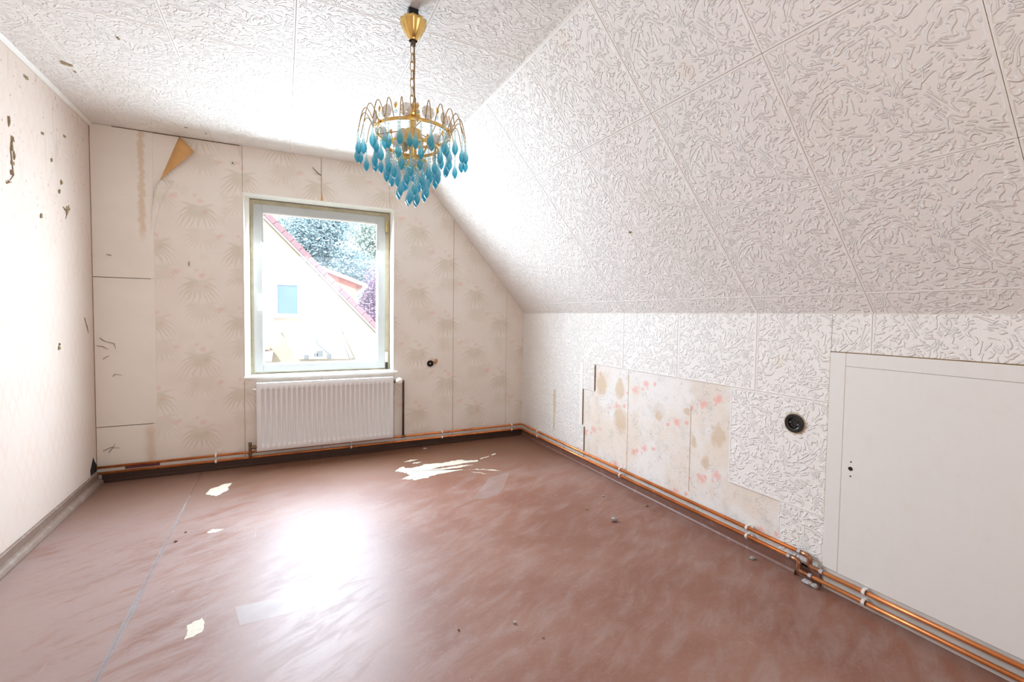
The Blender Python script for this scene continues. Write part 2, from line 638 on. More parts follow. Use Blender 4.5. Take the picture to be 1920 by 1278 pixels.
SKIRT_GREY = mat_wood('dusty_brown_skirting', (0.19, 0.125, 0.092), (0.24, 0.165, 0.125), (0.34, 0.28, 0.245), 0.55, 0.7, 1)
TRIMW = simple('off_white_cove', (0.82, 0.79, 0.74), 0.6, vary=0.06, scale=20)
BRASS = simple('polished_brass', (0.86, 0.58, 0.20), 0.2, 1.0, 0.12, 60)
WIREB = simple('tarnished_brass_wire', (0.50, 0.33, 0.11), 0.32, 1.0, 0.15, 60)
BLACK = simple('black_bakelite', (0.014, 0.013, 0.014), 0.22, vary=0.1)
NEAR_BLACK = simple('dark_void', (0.012, 0.008, 0.006), 0.9, vary=0.2)  # black parts, and the shade inside holes put in as colour
CREAMCHIP = simple('bare_cream_undercoat', (0.66, 0.615, 0.50), 0.6, vary=0.14, scale=40)
ORANGE = simple('brown_paper_back', (0.66, 0.37, 0.14), 0.75, vary=0.15, scale=14)
DIRT = simple('brown_dirt', (0.36, 0.27, 0.15), 0.95, vary=0.45, scale=160)
GREYDUST = simple('grey_dust', (0.42, 0.39, 0.39), 0.9, vary=0.12, scale=30)
STONE = simple('grey_plaster_crumb', (0.42, 0.40, 0.375), 0.9, vary=0.3, scale=70)
DARKPIPE = simple('dark_brown_pipe_paint', (0.10, 0.045, 0.022), 0.4, vary=0.2)
FITTING = simple('dull_bronze_fitting', (0.24, 0.15, 0.09), 0.4, 0.7, 0.25, 50)
CLIPW = simple('white_plastic_clip', (0.82, 0.80, 0.76), 0.4, vary=0.05)
STEEL = simple('dull_steel', (0.55, 0.55, 0.56), 0.3, 0.9, 0.1)

# ------------------------------------------------------------------ room shell
floor = tag(MB().box((XL - 0.2, YF - 0.2, -0.12), (XR + 0.2, D + 0.25, -0.012)).build('floor', simple('subfloor', (0.12, 0.08, 0.06), 0.8)), kind='structure')
sx = [XL - 0.02, -0.537, XR + 0.02]
for i in range(2):
    MB().cbox((sx[i] + (0.0008 if i else 0), YF - 0.02, -0.012), (sx[i + 1] - 0.0008, D + 0.02, 0.0), 0.0006).build('floor_board', FLOOR, floor)


def jagged(poly, amp, rn, sub=5):
    out = []
    for i in range(len(poly)):
        a, b = Vector(poly[i]), Vector(poly[(i + 1) % len(poly)])
        nn = max(2, min(14, int((b - a).length / 0.012))) if amp > 0.002 else sub
        for k in range(nn):
            p = a.lerp(b, k / nn)
            e = amp * (1.9 if rn.random() < 0.15 else 0.8)
            out.append((p.x + rn.uniform(-e, e), p.y + rn.uniform(-e, e) * 0.8))
    return out


def patch(name, poly, mat, z1=0.0007, amp=0.008, seed=1, parent=floor, sub=5, z0=-0.0002):
    rn = random.Random(seed)
    return tri_fix(MB().prism(jagged(poly, amp, rn, sub) if amp else poly, 2, z0, z1).build(name, mat, parent))




def thin(name, color, a, b, rough, sc=9):
    n = NT(name)
    n.set(color=color, rough=rough, spec=0.58)
    tr = n.node('ShaderNodeBsdfTransparent')
    ms = n.node('ShaderNodeMixShader')
    v, x, y, z = n.coord()
    n.put(ms.inputs[0], n.noise(v, sc, 3) * b + a)
    n.t.links.new(tr.outputs[0], ms.inputs[1])
    n.t.links.new(n.bsdf.outputs[0], ms.inputs[2])
    n.t.links.new(ms.outputs[0], n.out.inputs['Surface'])
    return n.mat


SEAMD = thin('dust_in_floor_joint', (0.46, 0.43, 0.44), -0.25, 1.0, 0.8, 5)
FILM = thin('clear_plastic_film', (0.60, 0.55, 0.52), 0.02, 0.16, 0.35)
TAPE = thin('clear_tape', (0.80, 0.80, 0.82), 0.04, 0.14, 0.42)
patch('seam_dust', [(-0.545, 1.2), (-0.530, 1.2), (-0.527, 2.2), (-0.530, 2.9), (-0.534, 3.5), (-0.541, 3.5), (-0.546, 2.8), (-0.547, 2.2)], SEAMD, 0.0006, 0.0025, 3, z0=0.0003)
P1 = [(0.765, 3.46), (0.80, 3.50), (0.86, 3.45), (0.91, 3.46), (0.99, 3.495), (1.10, 3.475), (1.168, 3.48), (1.26, 3.50), (1.303, 3.475), (1.33, 3.44), (1.40, 3.43), (1.391, 3.39),
      (1.30, 3.40), (1.20, 3.385), (1.08, 3.395), (1.00, 3.36), (1.10, 3.35), (1.22, 3.36), (1.33, 3.335), (1.20, 3.315), (1.08, 3.32), (1.12, 3.29), (1.25, 3.262), (1.165, 3.252), (1.042, 3.24), (0.96, 3.225), (0.917, 3.20), (0.837, 3.185), (0.79, 3.215), (0.746, 3.24), (0.82, 3.30), (0.80, 3.38), (0.74, 3.42)]
patch('bare_patch', P1, CREAMCHIP, 0.0008, 0.009, 11, sub=4)
for q, sd in (([(0.85, 3.62), (0.90, 3.61), (0.97, 3.64), (0.91, 3.65)], 12), ([(0.90, 3.55), (0.95, 3.545), (0.98, 3.57), (0.92, 3.575)], 13),
              ([(1.42, 3.44), (1.50, 3.46), (1.53, 3.49), (1.45, 3.47)], 14), ([(1.56, 3.50), (1.60, 3.51), (1.61, 3.535), (1.57, 3.525)], 15),
              ([(1.25, 3.245), (1.36, 3.19), (1.42, 3.17), (1.36, 3.21)], 16), ([(1.25, 3.19), (1.32, 3.11), (1.345, 3.085), (1.31, 3.14)], 17),
              ([(1.36, 3.185), (1.44, 3.125), (1.46, 3.12), (1.42, 3.165)], 21),
              ([(-0.453, 3.487), (-0.437, 3.58), (-0.40, 3.60), (-0.366, 3.644), (-0.317, 3.644), (-0.335, 3.56), (-0.337, 3.494), (-0.388, 3.419)], 18),
              ([(-0.37, 2.863), (-0.344, 2.905), (-0.297, 2.876), (-0.325, 2.849)], 19),
              ([(-0.323, 1.946), (-0.319, 2.00), (-0.329, 2.037), (-0.305, 2.05), (-0.279, 2.06), (-0.269, 1.999), (-0.273, 1.969), (-0.29, 1.962)], 20)):
    patch('bare_patch', q, CREAMCHIP, 0.0008, 0.006 if sd != 20 else 0.003, sd, sub=4)

ceiling = tag(MB().box((XL - 0.2, YF - 0.2, H + 0.008), (XS + 0.05, D + 0.25, H + 0.12)).build('ceiling', PLASTER), kind='structure')
sl_n = Vector((H - HK, 0, XR - XS)).normalized()      # points out of the room
sl_d = Vector((XR - XS, 0, -(H - HK))).normalized()   # down the slope
P0 = Vector((XS, 0, H))
a0, a1 = P0 + sl_n * 0.008 - sl_d * 0.03, P0 + sl_n * 0.008 + sl_d * (SLEN + 0.02)
b0, b1 = a0 + sl_n * 0.1, a1 + sl_n * 0.1
slope = tag(tri_fix(MB().prism([(a0.x, a0.z), (a1.x, a1.z), (b1.x, b1.z), (b0.x, b0.z)], 1, YF - 0.2, D + 0.25).build('ceiling_slope', PLASTER)), kind='structure')
wall_right = tag(MB().box((XR, YF - 0.2, -0.1), (XR + 0.15, D + 0.25, HK + 0.04)).build('wall_right', OLD), kind='structure')
wall_left = tag(MB().box((XL - 0.2, YF - 0.2, -0.1), (XL, D + 0.25, H + 0.12)).build('wall_left', LEFT), kind='structure')
wf = tag(MB().box((XL - 0.2, YF - 0.2, -0.1), (XR + 0.15, YF, H + 0.12)).build('wall_front', simple('front_wallpaper', (0.72, 0.64, 0.57), 0.8, vary=0.05)), kind='structure')

# back wall with the window opening
WX0, WX1, WZ0, WZ1 = -0.263, 0.855, 0.675, 2.06


def zs(x): return H if x <= XS else H - (x - XS) * (H - HK) / (XR - XS)


bw = MB()
Y0, Y1 = D, D + 0.25
bw.box((XL - 0.2, Y0, -0.1), (WX0, Y1, H + 0.1))
bw.box((WX0, Y0, WZ1), (WX1, Y1, H + 0.1))
bw.box((WX0, Y0, -0.1), (WX1, Y1, WZ0))
bw.prism([(WX1, -0.1), (XR + 0.15, -0.1), (XR + 0.15, HK + 0.03), (XS + 0.05, H + 0.06), (XS, H + 0.1), (WX1, H + 0.1)], 1, Y0, Y1)
wall_back = tag(bw.build('wall_back', BOARD), kind='structure')
tri_fix(wall_back)

# wallpaper strips, each hung separately
T = 0.0016


def strip(poly, y=D - T, mat=PALM, name='wallpaper_strip', t=T):
    o = MB().prism(poly, 1, y, y + t + 0.0004).build(name, mat, wall_back)
    return tri_fix(o)


G = 0.0009
strip([(-0.818, 0.0), (-0.265 - G, 0.0), (-0.265 - G, H), (-0.645, H), (-0.70, 2.24), (-0.752, 2.105), (-0.785, 2.01), (-0.806, 1.91), (-0.815, 1.78), (-0.813, 1.2), (-0.819, 0.7), (-0.812, 0.38), (-0.800, 0.31), (-0.818, 0.24)])
strip([(-0.263, WZ1), (0.279 - G, WZ1), (0.276, 2.20), (0.279 - G, H), (-0.263, H)])
strip([(0.281 + G, WZ1), (0.815, WZ1), (0.815, H), (0.281 + G, H), (0.284, 2.2)], D - T - 0.0012, t=T + 0.001)
strip([(0.817, WZ1), (0.853, WZ1), (0.853, H), (0.817, H)])
strip([(-0.263, 0.0), (0.279 - G, 0.0), (0.279 - G, 0.655), (-0.263, 0.655)])
strip([(0.281, 0.0), (0.853, 0.0), (0.853, 0.655), (0.281, 0.655)], D - T - 0.0006, t=T + 0.0006)
strip([(0.857, 0.0), (1.389 - G, 0.0), (1.389 - G, zs(1.389)), (XS, H), (0.857, H)])
strip([(1.391 + G, 0.0), (1.926, 0.0), (1.926, zs(1.926)), (1.391 + G, zs(1.391)), (1.391, 0.5), (1.398, 0.25)], D - T - 0.0012, t=T + 0.001)
strip([(1.928, 0.0), (XR, 0.0), (XR, HK), (1.928, zs(1.928))])
for z0, z1 in ((0.0, 0.377), (0.379, 1.391), (1.393, H)):
    MB().cbox((XL + 0.004, D - 0.004, z0 + 0.001), (-0.80, D + 0.001, z1 - 0.001), 0.0008).build('hardboard_panel', BOARD, wall_back)

GAPM = simple('dark_brown_gap', (0.09, 0.05, 0.03), 0.9, vary=0.3)
SEAMB = simple('brown_paper_edge', (0.36, 0.24, 0.15), 0.9, vary=0.3)
for z_ in (0.378, 1.392):
    MB().box((XL + 0.004, D - 0.0042, z_ - 0.0013), (-0.822, D, z_ + 0.0013)).build('panel_joint', GAPM, wall_back)
MB().box((XL + 0.0005, D - 0.003, 0.10), (XL + 0.005, D, 2.38)).build('corner_gap', SEAMB, wall_back)
MB().box((-1.02, D - 0.005, H - 0.0045), (-0.28, D, H)).build('ceiling_gap', GAPM, wall_back)
for x_, z0, z1 in ((-0.264, 0.0, 0.655), (-0.264, WZ1, H), (0.280, WZ1 + 0.06, H), (0.280, 0.0, 0.655), (0.816, WZ1, H), (1.390, 0.0, zs(1.39)), (1.927, 0.0, zs(1.927)), (0.855, 0.0, 0.655)):
    MB().box((x_ - 0.0014, D - 0.0018, z0), (x_ + 0.0014, D, z1)).build('paper_seam', SEAMB, wall_back)

# the corner of the first strip has come away and folded over
A_, T_, B_ = Vector((-0.645, 2.399)), Vector((-0.552, 2.292)), Vector((-0.762, 2.075))
fl = MB()
NV, NU = 12, 10
for i in range(NV + 1):
    v_ = i / NV
    st, en = A_.lerp(B_, v_), T_.lerp(B_, v_ ** 0.85)
    for k in range(NU + 1):
        q = k / NU
        p = st.lerp(en, q)
        lift = 0.002 + (0.030 * sin(min(1, q * 1.6) * pi * 0.55) + 0.022 * q * q) * (1 - v_) ** 0.6
        fl.v.append((p.x, D - T - lift, p.y))
for i in range(NV):
    for k in range(NU):
        a = i * (NU + 1) + k
        fl.f.append((a, a + 1, a + NU + 2, a + NU + 1))
fo = fl.build('peeled_flap', ORANGE, wall_back, smooth=3)
fo['label'] = 'orange-brown back of a peeled wallpaper corner'
md = fo.modifiers.new('t', 'SOLIDIFY'); md.thickness = 0.0006
# the lower part of the lifted edge rolls forward, front side out
rl = MB()
edge = [(-0.762, 2.075), (-0.788, 2.0), (-0.806, 1.91), (-0.814, 1.8), (-0.815, 1.66)]
for i, (ex, ez) in enumerate(edge):
    w_ = 1 - i / (len(edge) - 1)
    for k in range(6):
        q = k / 5
        rl.v.append((ex + q * (0.012 + 0.075 * w_), D - T - 0.0005 - 0.030 * w_ * (1 - q) ** 1.6 * (0.6 + 0.4 * q), ez + 0.012 * q))
for i in range(len(edge) - 1):
    for k in range(5):
        a = i * 6 + k
        rl.f.append((a, a + 6, a + 7, a + 1))
ro = rl.build('lifted_edge', PALM, wall_back, smooth=3)
ro.modifiers.new('t', 'SOLIDIFY').thickness = 0.0006
MB().prism([(-0.297, 2.397), (-0.268, 2.397), (-0.268, 2.285), (-0.283, 2.33)], 1, D - T - 0.0012, D - T).build('torn_scrap', PLASTER, wall_back)
MB().prism([(0.274, 2.063), (0.292, 2.063), (0.284, 2.14)], 1, D - 0.0042, D - T).build('torn_scrap', ORANGE, wall_back)

# ------------------------------------------------------------------ embossed foam tiles
TCACHE = {}


def tile(parent, mat4, x0, x1, y0, y1, t=0.008):
    key = tuple(round(q, 4) for q in (x0, x1, y0, y1, t))
    if key not in TCACHE:
        g = 0.0007
        TCACHE[key] = MB().cbox((x0 + g, y0 + g, 0), (x1 - g, y1 - g, t), 0.0016).mesh('tile', TILE)
    o = bpy.data.objects.new('tile', TCACHE[key])
    COL.objects.link(o)
    o.parent = parent
    o.matrix_local = mat4
    return o


def frame(o, X, Y, Z):
    m = Matrix((X, Y, Z)).transposed().to_4x4()
    m.translation = o
    return m


def spans(edges, lo, hi):
    """tile edges at nominal 0.5 m; returns (start, end, centre) clipped to lo..hi"""
    out = []
    for a, b in zip(edges, edges[1:]):
        if b > lo and a < hi:
            out.append((max(a, lo), min(b, hi), (a + b) / 2))
    return out


def near(a): return round(a * 500) / 500


cx_edges = [-1.445, -0.945, -0.445, 0.056, 0.559, 1.0626]
cy_edges = [-1.47, -0.97, -0.47, 0.03, 0.53, 1.03, 1.53, 2.031, 2.535, 3.034, 3.537, 4.037]
for x0, x1, xc in spans(cx_edges, XL, XS):
    for y0, y1, yc in spans(cy_edges, YF, D):
        tile(ceiling, frame(Vector((xc, yc, H + 0.008)), Vector((1, 0, 0)), Vector((0, -1, 0)), Vector((0, 0, -1))), x0 - xc, x1 - xc, yc - y1, yc - y0)
sy_edges = [-1.483, -0.983, -0.483, 0.017, 0.517, 1.019, 1.521, 2.034, 2.525, 3.030, 3.531, 4.031]
ss_edges = [0.0, 0.5, 1.0, 1.492, 1.992]
for s0, s1, sc_ in spans(ss_edges, 0.0, SLEN):
    for y0, y1, yc in spans(sy_edges, YF, D):
        o = P0 + sl_d * sc_ + sl_n * 0.008 + Vector((0, yc, 0))
        Z = -sl_n
        Y = sl_d
        X = Y.cross(Z)                 # along +-y
        sg = X.y
        xa, xb = sorted(((y0 - yc) * sg, (y1 - yc) * sg))
        tile(slope, frame(o, X, Y, Z), xa, xb, s0 - sc_, s1 - sc_)


def knee(y0, y1, z0, z1, yc, zc):
    # local x = -Y, local y = Z, local z = -X
    tile(wall_right, frame(Vector((XR + 0.002, yc, zc)), Vector((0, -1, 0)), Vector((0, 0, 1)), Vector((-1, 0, 0))), yc - y1, yc - y0, z0 - zc, z1 - zc, 0.010)


for y0, y1, yc in spans(sy_edges, YF, D):
    zc = 1.0605
    if y1 > 1.17:
        if y0 < 1.17:
            knee(1.170, y1, 0.8095, HK, yc, zc)
            knee(y0, 1.170, 1.032, HK, yc, zc)
        else:
            knee(y0, y1, 0.8095, HK, yc, zc)
    else:
        knee(y0, y1, 1.032, HK, yc, zc)
for y0, y1 in ((3.531, D), (2.998, 3.531)):
    knee(y0, y1, 0.309, 0.8095, (3.7735 if y0 > 3.2 else 3.2805), 0.559)
knee(2.848, 2.998, 0.602, 0.8095, 2.78, 0.559)
knee(1.170, 1.660, 0.303, 0.8095, 1.41, 0.559)
knee(3.47, D, 0.0, 0.309, 3.72, 0.06)
knee(2.974, 3.47, 0.0, 0.309, 3.22, 0.06)
knee(1.170, 1.375, 0.0, 0.303, 1.13, 0.06)
tan = simple('tan_old_paper', (0.66, 0.55, 0.40), 0.8, vary=0.2)
MB().box((XR - 0.0086, 3.395, 0.33), (XR - 0.0078, 3.432, 0.53)).build('tan_strip', tan, wall_right)
MB().box((XR - 0.0086, 3.405, 0.18), (XR - 0.0078, 3.428, 0.325)).build('tan_strip', tan, wall_right)
# dark cut edge where the old wall lining stops
for y_, z0, z1 in ((2.845, 0.61, 0.80), (2.995, 0.32, 0.60), (2.971, 0.12, 0.305)):
    MB().box((XR - 0.0075, y_, z0), (XR - 0.0004, y_ + 0.0035, z1)).build('cut_edge', simple('dark_gap', (0.22, 0.14, 0.08), 0.9), wall_right)
for y_, z0, z1 in ((2.47, 0.10, 0.80), (1.925, 0.16, 0.66)):
    MB().box((XR - 0.0013, y_, z0), (XR + 0.0005, y_ + 0.003, z1)).build('paper_seam', simple('brown_seam', (0.64, 0.52, 0.38), 0.9, vary=0.3), wall_right)

# ------------------------------------------------------------------ coves, joints and skirtings
tr1 = tag(MB().prism([(XL, H - 0.018), (XL + 0.004, H - 0.019), (XL + 0.012, H - 0.012), (XL + 0.018, H - 0.004), (XL + 0.018, H), (XL, H)], 1, YF, D - 0.004).build('trim_1', TRIMW), kind='structure')
q0 = P0 - Vector((0.009, 0, 0.0015)); q1 = P0 + sl_d * 0.009 - sl_n * 0.0015; q2 = P0 - Vector((0.001, 0, 0.004))
tr2 = tag(tri_fix(MB().prism([(q0.x, q0.z + 0.003), (q0.x, q0.z), (q2.x, q2.z), (q1.x, q1.z), (q1.x + 0.003, q1.z + 0.003)], 1, YF, D - 0.004).build('trim_2', TRIMW)), kind='structure')
bb = tag(MB().cbox((XL + 0.03, D - 0.018, 0.0), (XR - 0.012, D - 0.001, 0.060), 0.003).build('baseboard_back', SKIRT_DARK), kind='structure')
MB().cbox((XL + 0.05, D - 0.026, 0.0), (XR - 0.014, D - 0.017, 0.020), 0.003).build('quarter_round', SKIRT_DARK, bb)
br = tag(MB().cbox((XR - 0.018, 1.172, 0.0), (XR - 0.0085, D - 0.02, 0.054), 0.003).build('baseboard_right', SKIRT_RED), kind='structure')
MB().prism([(XR - 0.030, 0.0), (XR - 0.017, 0.0), (XR - 0.017, 0.022), (XR - 0.023, 0.019), (XR - 0.028, 0.011)], 1, 1.28, D - 0.02).build('quarter_round', SKIRT_RED, br)
bl = tag(MB().cbox((XL, YF, 0.0), (XL + 0.016, D - 0.02, 0.078), 0.004).build('baseboard_left', SKIRT_GREY), kind='structure')
tri_fix(MB().prism([(XL + 0.015, 0.0), (XL + 0.042, 0.0), (XL + 0.042, 0.012), (XL + 0.036, 0.024), (XL + 0.026, 0.032), (XL + 0.015, 0.036)], 1, YF, D - 0.02).build('quarter_round', SKIRT_GREY, bl))
# hole in the corner where the pipes go through
tri_fix(MB().prism([(3.905, 0.082), (D - 0.003, 0.082), (D - 0.003, 0.125), (3.985, 0.150), (3.955, 0.190), (3.935, 0.165), (3.918, 0.14), (3.900, 0.12)], 0, XL - 0.001, XL + 0.0015).build('pipe_hole', NEAR_BLACK, wall_left))  # flat plate, the hole's shade is put into its colour

# ------------------------------------------------------------------ window
win = tag(empty('window_1', (0.296, D, WZ0)), kind='structure')
RY = D + 0.150
MB().cbox((WX0, D - 0.004, WZ0), (WX0 + 0.006, RY, WZ1), 0.001).build('reveal_lining', WHITE, win)
MB().cbox((WX0 + 0.004, RY - 0.030, WZ0), (WX0 + 0.034, RY + 0.02, WZ1 - 0.004), 0.002).build('liner_strip', WHITE, win)
MB().cbox((WX1 - 0.006, D - 0.004, WZ0), (WX1, RY, WZ1), 0.001).build('reveal_lining', WHITE, win)
MB().cbox((WX0, D - 0.004, WZ1 - 0.006), (WX1, RY, WZ1), 0.001).build('reveal_lining', WHITE, win)
MB().cbox((WX0 - 0.004, D - 0.022, WZ0 - 0.012), (WX1 + 0.032, RY, WZ0 + 0.006), 0.004).build('window_sill', WHITE, win)
FX0, FX1, FZ0, FZ1 = -0.233, 0.850, 0.681, 2.050


def ringbox(name, x0, x1, z0, z1, wd, y0, y1, mat, parent, wt=None, wb=None):
    wt = wt or wd
    wb = wb or wd
    mb = MB()
    mb.cbox((x0, y0, z0), (x0 + wd, y1, z1), 0.003)
    mb.cbox((x1 - wd, y0, z0), (x1, y1, z1), 0.003)
    mb.cbox((x0 + wd - 0.002, y0 + 0.0002, z1 - wt), (x1 - wd + 0.002, y1, z1), 0.003)
    mb.cbox((x0 + wd - 0.002, y0 + 0.0002, z0), (x1 - wd + 0.002, y1, z0 + wb), 0.003)
    return mb.build(name, mat, parent)


ringbox('frame', FX0, FX1, FZ0, FZ1, 0.046, RY, RY + 0.09, FRAMEB, win)
sash = ringbox('sash', -0.203, 0.806, 0.694, 2.016, 0.062, RY - 0.012, RY + 0.045, SASHW, win)
ringbox('glazing_bead', -0.143, 0.746, 0.754, 1.956, 0.010, RY - 0.002, RY + 0.03, WHITE, sash)
MB().box((-0.146, RY + 0.030, 0.751), (0.749, RY + 0.034, 1.959)).build('pane', GLASS, win)
hd = MB()
hd.cbox((-0.181, RY - 0.018, 1.22), (-0.157, RY - 0.0115, 1.32), 0.003)
hd.tube([(-0.169, RY - 0.016, 1.30), (-0.169, RY - 0.05, 1.30), (-0.168, RY - 0.055, 1.292), (-0.166, RY - 0.055, 1.20), (-0.165, RY - 0.052, 1.185)], 0.009, 8)
hd.build('handle', WHITE, win, smooth=0.8)
hng = simple('hinge_ochre', (0.55, 0.40, 0.16), 0.5, vary=0.3)
for z_, mt in ((1.93, hng), (0.79, WHITE)):
    h = MB().lathe([(0.009, -0.045), (0.010, -0.043), (0.010, 0.043), (0.009, 0.045)], 10, (0.818, RY - 0.016, z_))
    h.cbox((0.806, RY - 0.014, z_ - 0.04), (0.830, RY + 0.001, z_ + 0.04), 0.002)
    h.build('hinge', mt, win, smooth=0.6)
MB().lathe([(0.006, -0.03), (0.009, -0.02), (0.009, 0.02), (0.005, 0.03)], 8, (0.822, RY - 0.014, 0.715)).build('hinge_pin', NEAR_BLACK, win, smooth=0.6)

# ------------------------------------------------------------------ low access door in the right wall
door = tag(empty('door_1', (XR, 0.66, 0)), kind='structure')
DY1, DY0 = 1.168, 0.10
fx = XR - 0.016
MB().cbox((fx, 1.106, 0.094), (XR, DY1, 1.030), 0.0025).build('door_frame', DOORW, door)
MB().cbox((fx, DY0, 0.975), (XR, 1.106, 1.030), 0.0025).build('door_frame', DOORW, door)
MB().cbox((fx, DY0, 0.094), (XR, DY0 + 0.06, 0.975), 0.0025).build('door_frame', DOORW, door)
pn = MB().cbox((XR - 0.0158, DY0 + 0.061, 0.0945), (XR, 1.1052, 0.9745), 0.001).build('panel', DOORW, door)
lk = MB().lathe([(0.0085, 0.0), (0.0085, 0.0015)], 12, (XR - 0.0170, 1.072, 0.553), 0)
lk.lathe([(0.003, 0), (0.003, 0.0015)], 8, (XR - 0.0170, 1.071, 0.582), 0).lathe([(0.003, 0), (0.003, 0.0015)], 8, (XR - 0.0170, 1.071, 0.522), 0)
lk.build('lock_hole', NEAR_BLACK, pn)
MB().cbox((XR - 0.010, DY0 - 1.0, 0.0), (XR, DY1 + 0.002, 0.092), 0.002).build('bottom_rail', simple('dirty_white_rail', (0.66, 0.62, 0.57), 0.6, vary=0.15, scale=14), door)
MB().cbox((XR - 0.016, -0.99, 0.094), (XR, 0.098, 1.03), 0.002).build('side_panel', DOORW, door)
MB().box((XR - 0.0105, 0.1, 1.0305), (XR - 0.002, 1.172, 1.0335)).build('top_gap', simple('brown_gap', (0.28, 0.17, 0.07), 0.9, vary=0.3), door)
MB().box((XR - 0.0105, 1.1685, 0.3), (XR - 0.002, 1.1715, 1.031)).build('side_gap', simple('tan_gap', (0.50, 0.38, 0.2), 0.9, vary=0.3), door)
MB().box((XR - 0.0100, 1.172, 0.0), (XR - 0.0075, 1.27, 0.062)).build('dark_gap', NEAR_BLACK, door)

# ------------------------------------------------------------------ radiator
RX0, RX1, RZ0, RZ1, RYF = -0.182, 0.834, 0.122, 0.634, D - 0.092
rad = tag(empty('radiator', (0.326, D, 0.12)), 'white ribbed panel radiator fixed under the window', 'radiator')
NF = 27
zr = [RZ0, RZ0 + 0.010, 0.166, 0.178, 0.578, 0.590, RZ1 - 0.010, RZ1]
xsn = []
pitch_ = (RX1 - RX0 - 0.05) / NF
xr_ = [(RX0, 0, 1), (RX0 + 0.006, 0, 0)]
for i in range(NF):
    c = RX0 + 0.025 + pitch_ * (i + 0.5)
    xr_ += [(c - pitch_ * 0.34, 0, 0), (c - pitch_ * 0.20, 1, 0), (c + pitch_ * 0.20, 1, 0), (c + pitch_ * 0.34, 0, 0)]
xr_ += [(RX1 - 0.006, 0, 0), (RX1, 0, 1)]
fp = MB()
for x_, dp, ed in xr_:
    for j, z_ in enumerate(zr):
        y_ = RYF + (0.012 if dp and 3 <= j <= 4 else 0) + (0.005 if ed or j in (0, 7) else 0)
        fp.v.append((x_, y_, z_))
nz = len(zr)
for i in range(len(xr_) - 1):
    for j in range(nz - 1):
        fp.f.append((i * nz + j, (i + 1) * nz + j, (i + 1) * nz + j + 1, i * nz + j + 1))
fo = fp.build('front_panel', RADW, rad, smooth=0.9)
MB().cbox((RX0 + 0.004, D - 0.045, RZ0 + 0.002), (RX1 - 0.004, D - 0.028, RZ1 - 0.002), 0.003).build('back_panel', RADW, rad)
for x_ in (RX0, RX1 - 0.003):
    MB().cbox((x_, RYF + 0.004, RZ0 + 0.004), (x_ + 0.003, D - 0.030, RZ1 + 0.002), 0.001).build('side_cover', RADW, rad)
gr = MB()
gr.box((RX0, RYF + 0.004, RZ1 - 0.001), (RX1, RYF + 0.010, RZ1 + 0.003))
gr.box((RX0, D - 0.036, RZ1 - 0.001), (RX1, D - 0.030, RZ1 + 0.003))
for i in range(52):
    x_ = RX0 + 0.006 + i * (RX1 - RX0 - 0.016) / 51
    gr.box((x_, RYF + 0.008, RZ1 - 0.001), (x_ + 0.005, D - 0.033, RZ1 + 0.002))
gr.build('top_grille', RADW, rad)
MB().box((RX0 + 0.002, RYF + 0.0135, RZ0 + 0.002), (RX1 - 0.002, RYF + 0.018, RZ1 - 0.002)).build('front_core', RADW, rad)
for x_ in (RX0 + 0.14, RX1 - 0.14):
    MB().cbox((x_, D - 0.03, RZ0 + 0.03), (x_ + 0.03, D, RZ1 - 0.03), 0.002).build('wall_bracket', RADW, rad)
MB().lathe([(0.008, -0.022), (0.008, 0.0)], 10, (RX0, D - 0.06, 0.588), 0).build('vent_plug', RADW, rad, smooth=0.6)
vb = MB().tube([(RX1 - 0.002, D - 0.058, 0.598), (0.862, D - 0.058, 0.598), (0.925, D - 0.052, 0.596)], 0.011, 10)
vb.lathe([(0.012, -0.006), (0.016, -0.006), (0.016, 0.006), (0.012, 0.006)], 8, (0.848, D - 0.058, 0.598), 0)
vb.build('valve_body', FITTING, rad, smooth=0.7)
MB().lathe([(0.004, -0.032), (0.016, -0.029), (0.024, -0.021), (0.028, -0.008), (0.0285, 0.004), (0.025, 0.016), (0.017, 0.026), (0.006, 0.031)], 18, (0.884, D - 0.075, 0.600), 1).build('thermostat_head', WHITE, rad, smooth=3)
lv = MB().tube([(RX0 + 0.01, D - 0.055, 0.150), (RX0 - 0.04, D - 0.055, 0.150)], 0.010, 10)
for k in range(3):
    lv.lathe([(0.009, -0.004), (0.015, -0.004), (0.015, 0.004), (0.009, 0.004)], 8, (RX0 - 0.012 - k * 0.011, D - 0.055, 0.150), 0)
lv.tube([(RX0 - 0.046, D - 0.052, 0.185), (RX0 - 0.046, D - 0.052, 0.10), (RX0 - 0.046, D - 0.045, 0.070)], 0.010, 10)
lv.lathe([(0.012, -0.012), (0.012, 0.012)], 8, (RX0 - 0.046, D - 0.052, 0.176), 2)
lv.lathe([(0.013, -0.010), (0.013, 0.010)], 8, (RX0 - 0.046, D - 0.052, 0.105), 2)
lv.build('lockshield_valve', FITTING, rad, smooth=0.7)

# ------------------------------------------------------------------ copper heating pipes
PR = 0.0092


def bendpath(pts, rad_=0.025, seg=6):
    out = [Vector(pts[0])]
    for a, b, c in zip(pts, pts[1:], pts[2:]):
        a, b, c = Vector(a), Vector(b), Vector(c)
        d0, d1 = (a - b), (c - b)
        r = min(rad_, d0.length * 0.45, d1.length * 0.45)
        p, q = b + d0.normalized() * r, b + d1.normalized() * r
        for k in range(seg + 1):
            t = k / seg
            out.append(p * (1 - t) ** 2 + b * 2 * t * (1 - t) + q * t * t)
    out.append(Vector(pts[-1]))
    return out


px = XR - 0.031
py = D - 0.031


